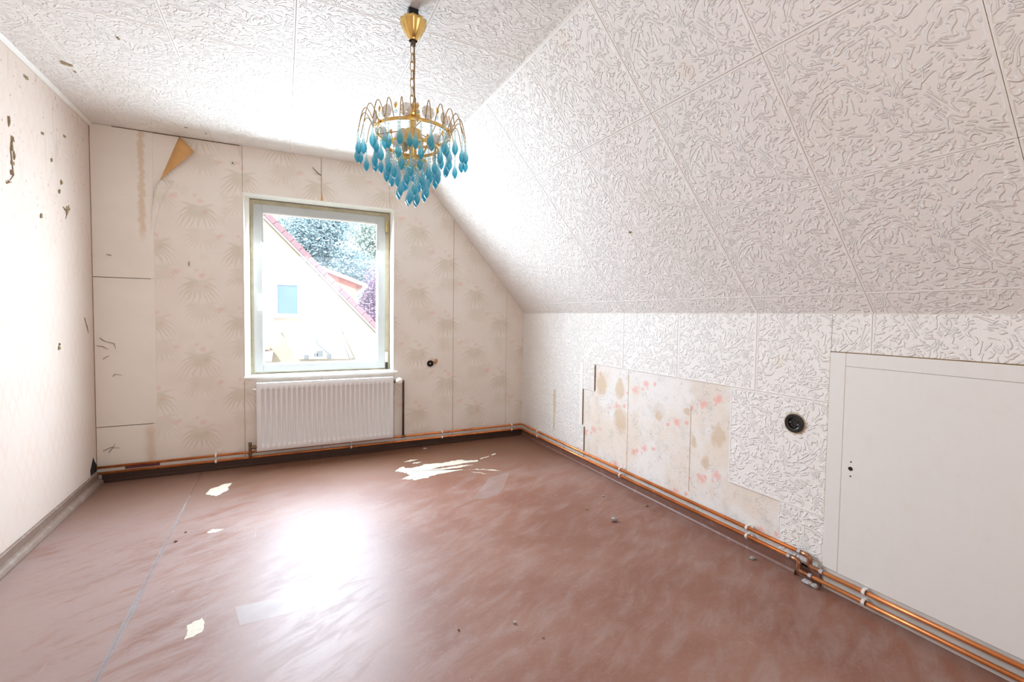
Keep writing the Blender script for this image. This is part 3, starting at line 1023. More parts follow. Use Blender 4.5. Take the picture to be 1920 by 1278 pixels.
def pipe(label, zb, zr0, zr1, yj, zlow, first):
    t = tag(empty('heating_pipe', (XL + 0.01, py, zb)), label, 'pipe', 'copper heating pipes along the skirtings')
    MB().tube(bendpath([(XL + 0.003, py, zb + 0.002), (px, py, zr0), (px, yj + 0.014, zr1)], 0.03), PR, 10).build('pipe_run', COPPER, t, smooth=3)
    el = bendpath([(px, yj + 0.030, zr1), (px, yj - 0.012, zr1), (px - 0.004, yj - 0.010, zlow), (px, yj - 0.060, zlow)], 0.017, 6)
    MB().tube(el, PR * 1.18, 10).build('elbow', simple('tarnished_copper', (0.42, 0.20, 0.11), 0.35, 0.85, 0.3, 60), t, smooth=3)
    MB().tube([(px, yj - 0.045, zlow), (px, 0.55, zlow + 0.004), (px, YF + 0.02, zlow + 0.006)], PR, 10).build('pipe_run', COPPER, t, smooth=3)
    for y_, z_ in ((yj + 0.036, zr1), (yj - 0.062, zlow)):
        MB().lathe([(PR * 1.15, -0.008), (PR * 1.32, -0.007), (PR * 1.32, 0.007), (PR * 1.15, 0.008)], 10, (px, y_, z_), 1).build('solder_joint', STEEL, t, smooth=0.6)
    def clip(c, ax):
        mb = MB()
        a = [-0.011, -0.011, -0.011]
        b = [0.011, 0.011, 0.011]
        a[ax], b[ax] = -0.006, 0.006
        ring = []
        o = [i for i in range(3) if i != ax]
        for k in range(9):
            an = pi * 0.15 + k * pi * 1.7 / 8
            p = list(c)
            away = 1 if ax == 0 else 0
            p[1 if ax == 0 else 0] += -cos(an + pi) * 0.0122
            p[2] += sin(an + pi) * 0.0122
            ring.append(p)
        for off in (-0.004, 0.0, 0.004):
            mb.tube([[q[0] + (off if ax == 0 else 0), q[1] + (off if ax == 1 else 0), q[2]] for q in ring], 0.0024, 6)
        a2 = [c[0] - 0.006, c[1] - 0.006, c[2] - 0.013]
        b2 = [c[0] + 0.006, c[1] + 0.006, c[2] + 0.013]
        if ax == 0: a2[1], b2[1] = c[1] + 0.009, D - 0.002
        else: a2[0], b2[0] = c[0] + 0.009, XR - 0.009
        mb.cbox(a2, b2, 0.001)
        mb.build('pipe_clip', CLIPW, t)
    for x_ in (-0.45, 0.50, 1.28, 1.98):
        clip((x_, py, zb + (zr0 - zb) * (x_ - XL) / (px - XL)), 0)
    for y_ in (3.66, 2.50, 1.52):
        clip((px, y_, zr0 + (zr1 - zr0) * (py - y_) / (py - yj)), 1)
    for y_ in (0.995,):
        clip((px, y_, zlow + 0.002), 1)
    return t


tp = pipe('upper copper heating pipe along the back and right skirting, joined to the radiator', 0.108, 0.110, 0.119, 1.222, 0.075, True)
MB().tube(bendpath([(0.930, py, 0.110), (0.930, py, 0.595), (0.912, D - 0.052, 0.596)], 0.012), 0.0095, 10).build('riser', DARKPIPE, tp, smooth=3)
MB().lathe([(0.011, -0.018), (0.012, -0.016), (0.012, 0.016), (0.011, 0.018)], 10, (0.930, py, 0.110), 0).build('tee_fitting', FITTING, tp, smooth=0.6)
pipe('lower copper heating pipe along the back and right skirting, close to the floor', 0.068, 0.066, 0.077, 1.268, 0.033, False)

# ------------------------------------------------------------------ wall boxes
sk = tag(empty('socket_box', (XR, 1.315, 0.69)), 'round black uncovered socket in the white embossed wall near the low door', 'socket')
ax0 = XR - 0.010
MB().lathe([(0.0425, 0.004), (0.0435, -0.004), (0.042, -0.007), (0.030, -0.0085), (0.026, -0.007), (0.0245, 0.003)], 28, (ax0, 1.315, 0.690), 0, False).build('housing', BLACK, sk, smooth=0.7)
MB().lathe([(0.0245, 0.003), (0.0245, 0.001), (0.006, 0.0)], 24, (ax0, 1.315, 0.690), 0).build('insert', BLACK, sk, smooth=0.5)
for k in range(6):
    a = k * pi / 3 + 0.3
    MB().cbox((ax0 - 0.004, 1.315 + cos(a) * 0.014 - 0.003, 0.69 + sin(a) * 0.014 - 0.004), (ax0 + 0.001, 1.315 + cos(a) * 0.014 + 0.003, 0.69 + sin(a) * 0.014 + 0.004), 0.0008).build('contact', simple('dark_contact', (0.05, 0.045, 0.045), 0.35, 0.6), sk)
for k in (0.2, 0.2 + pi):
    MB().lathe([(0.0030, -0.004), (0.0026, -0.005)], 8, (ax0, 1.315 - cos(k) * 0.019, 0.69 - sin(k) * 0.012), 0).build('screw', STEEL, sk)
rg = MB()
for k in range(28):
    a = 2 * pi * k / 28
    rg.v += [(ax0 + 0.0015, 1.315 + cos(a) * 0.043, 0.69 + sin(a) * 0.043), (ax0 + 0.0005, 1.315 + cos(a) * random.uniform(0.047, 0.055), 0.69 + sin(a) * random.uniform(0.047, 0.054))]
for k in range(28):
    j = (k + 1) % 28
    rg.f.append((2 * k, 2 * k + 1, 2 * j + 1, 2 * j))
rg.build('torn_rim', tan, sk)

bx = tag(empty('junction_box', (1.19, D, 0.745)), 'open black wall box with a loose brown cover on the wallpaper right of the window', 'wall box')
MB().lathe([(0.006, -0.001), (0.0255, -0.004), (0.0275, -0.008), (0.029, -0.006), (0.0295, 0.003)], 20, (1.176, D - T, 0.733), 1, False).build('box', NEAR_BLACK, bx, smooth=0.8)
tri_fix(MB().prism([(1.150, 0.752), (1.165, 0.765), (1.175, 0.782), (1.195, 0.783), (1.212, 0.772), (1.215, 0.752), (1.205, 0.742), (1.19, 0.757), (1.17, 0.757)], 1, D - T - 0.004, D).build('plaster_rim', PLASTER, bx))
cv = MB().lathe([(0.004, -0.012), (0.016, -0.010), (0.023, -0.004), (0.026, 0.004), (0.026, 0.007)], 18, (0, 0, 0), 1)
cm = Matrix.Translation((1.222, D - 0.024, 0.752)) @ Matrix.Rotation(0.9, 4, 'Z') @ Matrix.Rotation(0.3, 4, 'X')
cv.v = [tuple(cm @ Vector(p)) for p in cv.v]
cv.build('cover', simple('brown_bakelite', (0.52, 0.27, 0.10), 0.4, vary=0.15), bx, smooth=0.7)
MB().tube([(1.186, D - 0.004, 0.728), (1.196, D - 0.02, 0.716), (1.205, D - 0.024, 0.728), (1.215, D - 0.022, 0.742)], 0.0014, 6).build('wire', NEAR_BLACK, bx)

wp_ = tag(empty('wall_plug', (-0.325, D, 2.265)), 'small cream wall plug near the ceiling left of the window', 'wall plug')
MB().lathe([(0.017, 0.0), (0.016, -0.005), (0.009, -0.008), (0.005, -0.006)], 14, (-0.325, D - T, 2.262), 1).build('collar', PLASTER, wp_, smooth=0.7)
MB().lathe([(0.005, -0.0062), (0.0045, -0.0072)], 10, (-0.325, D - T, 2.262), 1).build('hole', NEAR_BLACK, wp_)
hw = tag(MB().tube([(0.278, D - 0.004, 2.262), (0.262, D - 0.012, 2.268), (0.244, D - 0.016, 2.283), (0.222, D - 0.010, 2.305), (0.216, D - 0.006, 2.318)], [0.003, 0.0034, 0.003, 0.0024, 0.001], 7).build('loose_wire', simple('rusty_wire', (0.10, 0.07, 0.05), 0.7), smooth=3),
         'short rusty wire sticking out of the wallpaper seam above the window', 'wire')

# ------------------------------------------------------------------ dirt on walls and ceiling
def clumps(parent, pts, fix, mat=DIRT):
    for i, (a, b, ra, rb) in enumerate(pts):
        if fix == 'left': c, r = (XL + 0.002, a, b), (0.006, ra, rb)
        elif fix == 'ceil': c, r = (a, b, H - 0.001), (ra, rb, 0.004)
        elif fix == 'slope':
            p = P0 + sl_d * b
            c, r = (p.x, a, p.z), (ra, ra, rb)
        MB().blob(c, r, 31 * i + 5, 2, 0.35).build('dirt_clump', mat, parent)


clumps(wall_left, [(3.028, 1.965, 0.010, 0.016), (3.02, 1.93, 0.007, 0.024), (3.040, 1.895, 0.006, 0.022), (3.022, 1.855, 0.011, 0.012), (3.01, 1.81, 0.004, 0.014), (3.0, 2.04, 0.003, 0.025), (2.99, 1.76, 0.009, 0.004), (2.97, 1.75, 0.006, 0.004),
                   (3.645, 1.768, 0.020, 0.013), (3.625, 1.745, 0.007, 0.018), (3.60, 1.755, 0.010, 0.005), (3.181, 2.319, 0.020, 0.009), (3.476, 0.955, 0.010, 0.012), (3.48, 0.975, 0.006, 0.006),
                   (3.30, 1.66, 0.007, 0.012), (3.34, 2.1, 0.008, 0.008), (3.44, 1.99, 0.006, 0.01), (3.62, 2.18, 0.012, 0.007), (3.56, 1.90, 0.006, 0.014), (3.53, 1.84, 0.006, 0.012)], 'left')
clumps(ceiling, [(-0.972, 3.115, 0.012, 0.020), (-0.957, 3.128, 0.014, 0.014), (-0.955, 3.20, 0.006, 0.008), (-0.575, 3.80, 0.010, 0.006), (-0.47, 3.86, 0.004, 0.010), (-0.66, 2.72, 0.006, 0.012)], 'ceil')
clumps(slope, [(2.03, 1.012, 0.008, 0.006)], 'slope')

MB().box((-0.985, D - 0.0048, 0.076), (-0.79, D - 0.0038, 0.099)).build('red_paint_smear', simple('old_dark_red_paint', (0.17, 0.045, 0.05), 0.6, vary=0.3), wall_back)
WEB = simple('dark_cobweb', (0.30, 0.23, 0.17), 0.95, vary=0.3)
for i, pl in enumerate(([(-1.105, 0.985), (-1.085, 0.965), (-1.06, 0.955)], [(-1.12, 0.93), (-1.09, 0.925), (-1.06, 0.905)], [(-1.06, 0.955), (-1.03, 0.945), (-1.02, 0.905)],
                        [(-1.09, 0.84), (-1.07, 0.855), (-1.055, 0.862)], [(-1.04, 0.72), (-1.03, 0.735), (-0.99, 0.728)], [(-1.10, 0.215), (-1.06, 0.235), (-1.01, 0.225)],
                        [(-1.07, 0.20), (-1.05, 0.23), (-1.035, 0.26)], [(-0.60, 1.492), (-0.602, 1.515), (-0.598, 1.53)], [(-1.06, 1.545), (-1.035, 1.54)])):
    MB().tube([(x_, D - 0.006, z_) for x_, z_ in pl], [0.0022, 0.0026, 0.0008][:len(pl)], 5).build('cobweb_strand', WEB, wall_back)
for i, pl in enumerate(([(3.01, 1.92), (3.03, 1.80), (3.0, 1.77), (2.96, 1.755)], [(3.66, 1.79), (3.63, 1.735), (3.61, 1.70)], [(3.63, 1.74), (3.58, 1.765)],
                        [(3.86, 1.12), (3.90, 1.06), (3.92, 1.02)])):
    MB().tube([(XL + 0.002, y_, z_) for y_, z_ in pl], [0.0022, 0.0026, 0.0014, 0.0008][:len(pl)], 5).build('cobweb_strand', WEB, wall_left)
for i, (y_, z_, r_) in enumerate(((1.205, 0.010, 0.022), (1.175, 0.009, 0.014))):
    MB().blob((XR - 0.052, y_, z_), (0.014, r_, z_), 200 + i, 2, 0.3).build('dust_clump', GREYDUST, floor)

# ------------------------------------------------------------------ bits lying on the floor
crumb = [((1.694, 2.070), (0.020, 0.016, 0.013), STONE, 'largest grey plaster crumb on the floor towards the right wall'),
         ((1.643, 2.267), (0.008, 0.006, 0.004), DIRT, 'small dark crumb on the floor behind the largest plaster crumb'),
         ((1.865, 2.394), (0.012, 0.007, 0.004), STONE, 'flat grey chip on the floor between the largest crumb and the right skirting'),
         ((2.010, 2.154), (0.015, 0.008, 0.005), DIRT, 'dark flat chip on the floor close against the right skirting'),
         ((2.040, 1.453), (0.018, 0.010, 0.006), STONE, 'grey chip by the right skirting below the black socket'),
         ((0.783, 1.526), (0.007, 0.006, 0.005), STONE, 'pale crumb on the open floor in the middle foreground, right one of two'),
         ((0.577, 1.580), (0.005, 0.004, 0.004), DIRT, 'tiny dark crumb on the open floor in the middle foreground, left one of two'),
         ((-0.469, 2.915), (0.008, 0.005, 0.004), DIRT, 'tiny dark crumb beside the dusty floor joint, farther of two'),
         ((-0.494, 2.818), (0.009, 0.006, 0.005), DIRT, 'tiny dark crumb beside the dusty floor joint, nearer of two'),
         ((0.842, 1.411), (0.005, 0.005, 0.003), DIRT, 'dark speck of dirt nearest the camera on the open floor'),
         ((1.10, 3.90), (0.018, 0.006, 0.005), STONE, 'thin pale chip on the floor below the window wall, right of the radiator')]
for i, (p, r, mt, lb) in enumerate(crumb):
    o = MB().blob((p[0], p[1], r[2] * 0.8), r, 77 + i, 2 if r[0] > 0.012 else 1, 0.28).build('plaster_crumb', mt, origin=(p[0], p[1], 0))
    tag(o, lb, 'crumb', 'crumbs on the floor')


fm = patch('plastic_film', [(1.065, 2.701), (1.20, 2.86), (1.329, 3.017), (1.43, 3.05), (1.509, 3.061), (1.388, 2.874), (1.291, 2.735), (1.149, 2.672)], FILM, 0.0016, 0.004, 5, None, 3, 0.0008)
tag(fm, 'scrap of clear plastic film lying on the floor near the cream bare patch', 'film')
tp2 = patch('tape_strip', [(-0.178, 2.085), (0.031, 2.075), (0.20, 2.06), (0.205, 1.955), (0.048, 1.952), (-0.151, 1.953)], TAPE, 0.0010, 0.001, 6, None, 3, 0.0005)
tag(tp2, 'strip of clear tape stuck on the floor in the window reflection', 'tape')

# ------------------------------------------------------------------ chandelier (origin at the ceiling hook)
LX, LY = 0.482, 1.912
ch = tag(empty('chandelier', (LX, LY, H)), 'brass chandelier with tiers of turquoise glass drops hanging from the ceiling', 'chandelier')
CRY = mat_clear('clear_faceted_crystal', (0.86, 0.82, 0.78), 0.45)
BEAD = mat_clear('clear_glass_bead', (0.86, 0.95, 0.94), 0.15)
DROPM = mat_drop()


def part(mb, name, mat, smooth=None, parent=None, loc=(0, 0, 0)):
    o = bpy.data.objects.new(name, mb.mesh(name, mat, (0, 0, 0), smooth))
    COL.objects.link(o)
    o.parent = parent or ch
    o.location = loc
    ORI[o.name] = Vector((LX, LY, H)) + Vector(loc)
    return o


hk = MB()
hk.cbox((-0.022, -0.016, -0.030), (0.018, 0.016, 0.002), 0.003)
hk.cbox((-0.030, -0.010, -0.046), (0.024, 0.012, -0.026), 0.003)
hk.tube([(-0.012, 0, -0.02), (-0.036, 0.01, -0.034), (-0.03, 0.012, -0.05)], 0.004, 6)
hk.tube([(0.01, 0, -0.02), (0.036, -0.008, -0.036), (0.028, -0.01, -0.05)], 0.004, 6)
part(hk, 'ceiling_hook', BLACK)
# ribbed canopy
cp = MB()
NC = 40
prof = [(0.030, -0.042), (0.047, -0.040), (0.0520, -0.045), (0.0505, -0.053), (0.0445, -0.068), (0.036, -0.088), (0.026, -0.106), (0.019, -0.114), (0.0165, -0.117), (0.0165, -0.122)]
for j, (r, h) in enumerate(prof):
    for i in range(NC):
        rr = r * (1.0 + (0.05 if i % 4 < 2 else -0.05) * (1 if 1 <= j <= 5 else 0))
        cp.v.append((rr * cos(2 * pi * i / NC), rr * sin(2 * pi * i / NC), h))
for j in range(len(prof) - 1):
    for i in range(NC):
        cp.f.append((j * NC + i, j * NC + (i + 1) % NC, (j + 1) * NC + (i + 1) % NC, (j + 1) * NC + i))
part(cp, 'canopy', BRASS, 0.9)
part(MB().lathe([(0.009, -0.142), (0.010, -0.140), (0.010, -0.118), (0.008, -0.116)], 12), 'canopy_nut', simple('dark_ring', (0.10, 0.08, 0.06), 0.4, 0.6), 0.6)
# chain
lk0 = None
nlink = 7
z_top, z_bot = -0.140, -0.375
ll = (z_top - z_bot) / nlink
for i in range(nlink):
    if lk0 is None:
        pts = []
        hl, hw_ = ll * 0.5 + 0.003, 0.0082
        for k in range(16):
            a = 2 * pi * k / 16
            pts.append((hw_ * cos(a), 0, (hl - hw_) * (1 if sin(a) >= 0 else -1) + hw_ * sin(a)))
        lk0 = MB().tube(pts, 0.0017, 6, True).mesh('chain_link', WIREB, (0, 0, 0), 3)
    o = bpy.data.objects.new('chain_link', lk0)
    COL.objects.link(o)
    o.parent = ch
    o.location = (-0.004, 0, z_top - ll * (i + 0.5))
    o.rotation_euler = (0, 0, 0.25 + (pi / 2 if i % 2 else 0))
part(MB().tube([(0.002, 0, -0.118), (0.006, 0.001, -0.20), (0.0045, 0.003, -0.28), (0.006, 0.0, -0.34), (0.0, 0, -0.39)], 0.0032, 8), 'power_cord', simple('brown_gold_cord', (0.26, 0.16, 0.06), 0.5), 3)
# centre column
part(MB().lathe([(0.004, -0.368), (0.008, -0.376), (0.010, -0.384), (0.018, -0.390), (0.026, -0.396), (0.030, -0.404), (0.022, -0.410), (0.032, -0.418), (0.030, -0.426), (0.014, -0.432), (0.012, -0.470),
                 (0.020, -0.474), (0.034, -0.480), (0.036, -0.520), (0.022, -0.530), (0.015, -0.545), (0.015, -0.600), (0.024, -0.606), (0.020, -0.625), (0.006, -0.632)], 20), 'centre_column', BRASS, 0.9)
RINGS = [(0.152, -0.492, 'upper_ring'), (0.102, -0.548, 'middle_ring'), (0.056, -0.608, 'lower_ring')]
for R_, z_, nm in RINGS:
    rp = MB()
    n_ = 48
    pr = [(-0.003, -0.0055), (0.003, -0.0055), (0.004, 0.0), (0.003, 0.0055), (-0.003, 0.0055)]
    for i in range(n_):
        a = 2 * pi * i / n_
        for dr, dz in pr:
            rp.v.append(((R_ + dr) * cos(a), (R_ + dr) * sin(a), z_ + dz))
    for i in range(n_):
        j = (i + 1) % n_
        for k in range(5):
            rp.f.append((i * 5 + k, j * 5 + k, j * 5 + (k + 1) % 5, i * 5 + (k + 1) % 5))
    part(rp, nm, BRASS, 0.9)
for k in range(3):
    a = 0.5 + k * 2 * pi / 3
    part(MB().tube([(0.012 * cos(a), 0.012 * sin(a), -0.475), (0.152 * cos(a), 0.152 * sin(a), -0.492)], 0.0022, 6), 'spoke', WIREB)
    part(MB().tube([(0.152 * cos(a + 0.4), 0.152 * sin(a + 0.4), -0.492), (0.102 * cos(a + 0.4), 0.102 * sin(a + 0.4), -0.548)], 0.0015, 6), 'stay', WIREB)
    part(MB().tube([(0.102 * cos(a + 0.4), 0.102 * sin(a + 0.4), -0.548), (0.056 * cos(a + 0.4), 0.056 * sin(a + 0.4), -0.608)], 0.0015, 6), 'stay', WIREB)
    # scrolled bulb arm with its socket
    sc2 = []
    for q in range(15):
        t = q / 14
        rr = 0.03 + 0.062 * sin(t * pi * 0.62)
        sc2.append((rr * cos(a + 0.9 + 0.5 * t), rr * sin(a + 0.9 + 0.5 * t), -0.535 + 0.028 * sin(t * pi * 1.5)))
    part(MB().tube(sc2, 0.004, 7), 'scroll_arm', BRASS, 3)
    part(MB().lathe([(0.011, -0.022), (0.013, -0.018), (0.013, 0.016), (0.009, 0.020)], 12, (0.072 * cos(a + 1.3), 0.072 * sin(a + 1.3), -0.520)), 'bulb_socket', simple('socket_cream', (0.72, 0.60, 0.42), 0.4), 0.7)

# faceted stones standing on the rings, in wire loops, with a small fan between
def stone(r, n=8):
    return MB().lathe([(0.0, -0.3 * r), (0.55 * r, -0.28 * r), (r, 0.0), (0.55 * r, 0.28 * r), (0.0, 0.3 * r)], n, (0, 0, 0), 0, False)


ST1 = stone(0.0225).mesh('faceted_stone', CRY)
ST2 = stone(0.0165).mesh('faceted_stone', CRY)
SB = stone(0.009).mesh('bead', BEAD)


def put(mesh, name, parent, loc, rz=0.0):
    o = bpy.data.objects.new(name, mesh)
    COL.objects.link(o)
    o.parent = parent
    o.location = loc
    o.rotation_euler = (0, 0, rz)
    return o


loop1 = MB().tube([(0, 0.024 * cos(2 * pi * k / 14), 0.024 * sin(2 * pi * k / 14)) for k in range(14)], 0.0012, 5, True).mesh('stone_setting', WIREB, smooth=3)
fan = MB()
for k in range(-3, 4):
    fan.tube([(0, 0, -0.006), (0, 0.010 * sin(k * 0.32), 0.020 * cos(k * 0.32))], 0.0011, 5)
fanm = fan.mesh('wire_fan', BRASS)
NS = 12
for i in range(NS):
    a = 2 * pi * i / NS + 0.12
    s_ = put(ST1, 'faceted_stone', ch, (0.156 * cos(a), 0.156 * sin(a), -0.462), a)
    put(loop1, 'stone_setting', s_, (0, 0, 0))
    b = a + pi / NS
    put(SB, 'clear_bead', ch, (0.156 * cos(b), 0.156 * sin(b), -0.468), b)
    put(fanm, 'wire_fan', ch, (0.156 * cos(b), 0.156 * sin(b), -0.452), b)
    if i % 2 == 0:
        put(fanm, 'wire_fan', ch, (0.158 * cos(b), 0.158 * sin(b), -0.502), b)
for i in range(9):
    a = 2 * pi * i / 9 + 0.3
    put(ST2, 'faceted_stone', ch, (0.105 * cos(a), 0.105 * sin(a), -0.566), a)
for i in range(6):
    a = 2 * pi * i / 6 + 0.3
    put(ST2, 'faceted_stone', ch, (0.058 * cos(a), 0.058 * sin(a), -0.624), a)

# pendants: a chain of clear beads and one long drop
dp = MB().lathe([(0.0015, 0.0), (0.0032, -0.003), (0.0036, -0.012), (0.0052, -0.021), (0.0084, -0.031), (0.0112, -0.040), (0.0124, -0.048), (0.0116, -0.056), (0.0086, -0.064), (0.0045, -0.0705), (0.0012, -0.0735)], 10)
dpm = dp.mesh('glass_drop', DROPM, smooth=3)
tipm = MB().lathe([(0.0004, 0.0012), (0.0022, 0.0), (0.0022, -0.002), (0.0004, -0.0036)], 6).mesh('drop_tip', STEEL, smooth=0.6)
bdm = MB().lathe([(0.0008, 0.0065), (0.0048, 0.002), (0.0048, -0.002), (0.0008, -0.0065)], 8).mesh('chain_bead', BEAD)


def pendant(r, a, z, nb, rn):
    """nb clear beads above one drop, hung at radius r"""
    x_, y_ = r * cos(a), r * sin(a)
    top = z - nb * 0.0135
    d_ = put(dpm, 'glass_drop', ch, (x_, y_, top), rn.uniform(0, 6.28))
    for k in range(nb):
        put(bdm, 'chain_bead', d_, (0, 0, 0.0067 + k * 0.0135))
    put(tipm, 'drop_tip', d_, (0, 0, -0.0735))
    return d_


rn = random.Random(4)
NA = 24
for i in range(NA):
    a = 2 * pi * i / NA + 0.06
    pts = []
    for k in range(11):
        t = k / 10
        rr = 0.154 + 0.062 * (1 - (1 - t) ** 1.5)
        zz = -0.486 + 0.056 * sin(pi * min(1, t * 1.18) * 0.98) - 0.046 * t ** 2.2 + 0.016 * t
        pts.append((rr * cos(a), rr * sin(a), zz))
    part(MB().tube(pts, 0.0019, 5), 'wire_arch', WIREB, 3)
    ex = pts[-1]
    pendant(hypot(ex[0], ex[1]), a, ex[2] - 0.002, 3 if i % 2 else 2, rn)
for i in range(22):
    pendant(0.150, 2 * pi * i / 22 + 0.1, -0.500, 2 if i % 2 else 5, rn)
for i in range(18):
    pendant(0.104, 2 * pi * i / 18 + 0.2, -0.556, 3 if i % 2 else 5, rn)
for i in range(12):
    pendant(0.060, 2 * pi * i / 12 + 0.4, -0.616, 2 if i % 2 else 5, rn)
for i in range(4):
    pendant(0.022, 2 * pi * i / 4 + 0.7, -0.630, 6, rn)

# ------------------------------------------------------------------ outside the window
gnd = tag(MB().box((-40, D + 0.6, -3.2), (60, 90, -3.0)).build('ground', simple('outside_ground', (0.30, 0.30, 0.24), 0.9, scale=0.6)), kind='structure')
YH = 16.0
RENDER = simple('peach_render', (0.385, 0.295, 0.222), 0.9, vary=0.03, scale=2)
ROOFT = simple('red_roof_tile', (0.36, 0.15, 0.12), 0.7, vary=0.25, scale=6)
VERGE = simple('purple_red_verge_tile', (0.27, 0.13, 0.15), 0.7, vary=0.2, scale=5)
SOFFIT = simple('grey_verge_board', (0.28, 0.26, 0.27), 0.7, vary=0.1)


def vz(x): return 4.093 - 1.049 * (x + 0.351)      # line of the verge


house = tag(empty('neighbour_house', (-1.5, YH + 3, -3.0)), 'peach gabled neighbour house with dark red roof edge seen through the window', 'house')
rx = -3.0
gw = MB().prism([(-9.0, -3.0), (6.3, -3.0), (6.3, vz(6.3) - 0.12), (rx, vz(rx) - 0.12), (-9.0, vz(3.0) - 0.12)], 1, YH, YH + 0.3)
tri_fix(gw.build('gable_wall', RENDER, house))
sd = Vector((1, 0, -1.049)).normalized()
sn_ = Vector((1.049, 0, 1)).normalized()
rs = MB()
p0 = Vector((rx, 0, vz(rx)))
L = (6.6 - rx) / sd.x
q = [p0 - sn_ * 0.10, p0 + sd * L - sn_ * 0.10, p0 + sd * L + sn_ * 0.0, p0]
rs.prism([(c.x, c.z) for c in q], 1, YH + 0.1, YH + 9)
q2 = [(2 * rx - c.x, c.z) for c in q]
rs.prism(q2, 1, YH + 0.1, YH + 9)
tri_fix(rs.build('roof', ROOFT, house))
bd = MB()
qb = [p0 - sn_ * 0.17, p0 + sd * L - sn_ * 0.17, p0 + sd * L - sn_ * 0.10, p0 - sn_ * 0.10]
bd.prism([(c.x, c.z) for c in qb], 1, YH - 0.12, YH + 0.1)
tri_fix(bd.build('verge_board', SOFFIT, house))
vt = None
nt = int(L / 0.34)
for i in range(nt):
    s0 = i * 0.34
    a_ = p0 + sd * s0
    c0, c1 = a_ - sn_ * 0.105, a_ + sd * 0.37 - sn_ * 0.105
    c2, c3 = a_ + sd * 0.37 + sn_ * 0.065, a_ + sn_ * 0.030
    if vt is None:
        vt = tri_fix(MB().prism([((c - a_).x, (c - a_).z) for c in (c0, c1, c2, c3)], 1, -0.16, 0.16).build('verge_tile', VERGE, house))
        base_loc = Vector(ORI[house.name])
        vt.data.transform(Matrix.Translation(base_loc))
        t_ = vt
    else:
        t_ = vt.copy()
        COL.objects.link(t_)
    t_.location = Vector((a_.x, YH, a_.z)) - base_loc
wfr = ringbox('window', -0.225, 0.485, 1.06, 2.10, 0.075, YH - 0.05, YH + 0.06, simple('outside_white_frame', (0.80, 0.82, 0.86), 0.4, vary=0.02), house)
MB().box((-0.16, YH - 0.012, 1.12), (0.42, YH - 0.004, 2.04)).build('pane', simple('blue_reflection_glass', (0.06, 0.12, 0.24), 0.25, vary=0.15, scale=3), wfr)  # blue reflection in the pane put into its base colour
MB().cbox((-0.29, YH - 0.12, 1.01), (0.55, YH + 0.02, 1.055), 0.008).build('outer_sill', simple('outside_sill', (0.74, 0.72, 0.74), 0.5), wfr)
# dormer
PINK = simple('salmon_dormer', (0.60, 0.26, 0.20), 0.85, vary=0.05)
PALE = simple('pale_dormer_roof', (0.62, 0.42, 0.38), 0.8, vary=0.05)
dm = MB().prism([(1.0, 1.9), (2.44, 1.15), (2.44, 2.27), (1.0, 2.82)], 1, 18.0, 20.2)
dmr = tri_fix(dm.build('dormer', PINK, house))
tri_fix(MB().prism([(0.9, 2.82), (2.66, 2.19), (2.70, 2.31), (0.9, 2.96)], 1, 17.75, 20.4).build('dormer_roof', PALE, dmr))
WG = simple('white_gutter', (0.80, 0.80, 0.86), 0.4, vary=0.03)
MB().tube([(2.73, 17.7, 2.20), (2.73, 20.4, 2.20)], 0.085, 10).build('gutter', WG, dmr, smooth=0.8)
MB().tube(bendpath([(2.72, 17.78, 2.18), (2.62, 17.78, 2.0), (2.42, 17.85, 1.93), (2.40, 17.9, 1.0)], 0.1), 0.055, 8).build('downpipe', WG, dmr, smooth=0.8)

# folding awning on the gable
AW = simple('white_awning_cloth', (0.85, 0.86, 0.86), 0.7, vary=0.02)
aw = tag(empty('awning', (0.9, YH, 0.6)), 'white folding awning fixed low on the neighbour gable', 'awning')


def at(x, z, y):      # a point of the facade line of sight moved forward to depth y
    return (x * y / YH, y, 1.1684 + (z - 1.1684) * y / YH)


a_, b_, c_, d_ = Vector(at(-0.04, 0.61, 15.9)), Vector(at(1.60, 0.60, 15.9)), Vector(at(1.93, -0.32, 14.9)), Vector(at(0.33, -0.28, 14.9))
nrm_ = (b_ - a_).cross(d_ - a_).normalized() * 0.03
am = MB()
am.add([a_, b_, c_, d_, a_ - nrm_, b_ - nrm_, c_ - nrm_, d_ - nrm_], [(0, 1, 2, 3), (7, 6, 5, 4), (0, 4, 5, 1), (1, 5, 6, 2), (2, 6, 7, 3), (3, 7, 4, 0)])
am.build('cloth', AW, aw)
MB().cbox((a_.x - 0.05, 15.82, a_.z - 0.05), (b_.x + 0.1, YH, a_.z + 0.09), 0.02).build('cassette', AW, aw)
MB().tube([b_ + Vector((0.06, 0, 0)), c_ + Vector((0.10, 0, 0))], 0.05, 8).build('side_rail', simple('awning_rail', (0.30, 0.33, 0.36), 0.5), aw)
GREYM = simple('grey_awning_arm', (0.13, 0.135, 0.14), 0.5, vary=0.1)
MB().tube([Vector(at(0.92, 0.36, 15.3)), Vector(at(0.98, 0.20, 15.0)), Vector(at(1.36, -0.16, 14.6))], 0.035, 7).build('folding_arm', GREYM, aw)
for x_, z_, s_ in ((0.66, -0.22, 0.07), (0.94, -0.16, 0.06), (1.05, -0.12, 0.09), (1.33, -0.22, 0.07)):
    p_ = at(x_, z_, 14.6)
    MB().cbox((p_[0] - s_, 14.55, p_[2] - s_), (p_[0] + s_, 14.65, p_[2] + s_), 0.015).build('arm_bracket', GREYM, aw)
pc = at(-0.38, 0.0, 15.6)
ph = tag(empty('porch_roof', (pc[0], 15.6, pc[2])), 'small white porch roof at the lower left corner of the window view', 'porch roof')
MB().prism([(pc[0] - 0.6, pc[2] - 0.3), (pc[0] + 0.06, pc[2] - 0.3), (pc[0] + 0.10, pc[2] - 0.02), (pc[0] - 0.6, pc[2] + 0.06)], 1, 15.3, 15.9).build('slab', AW, ph)
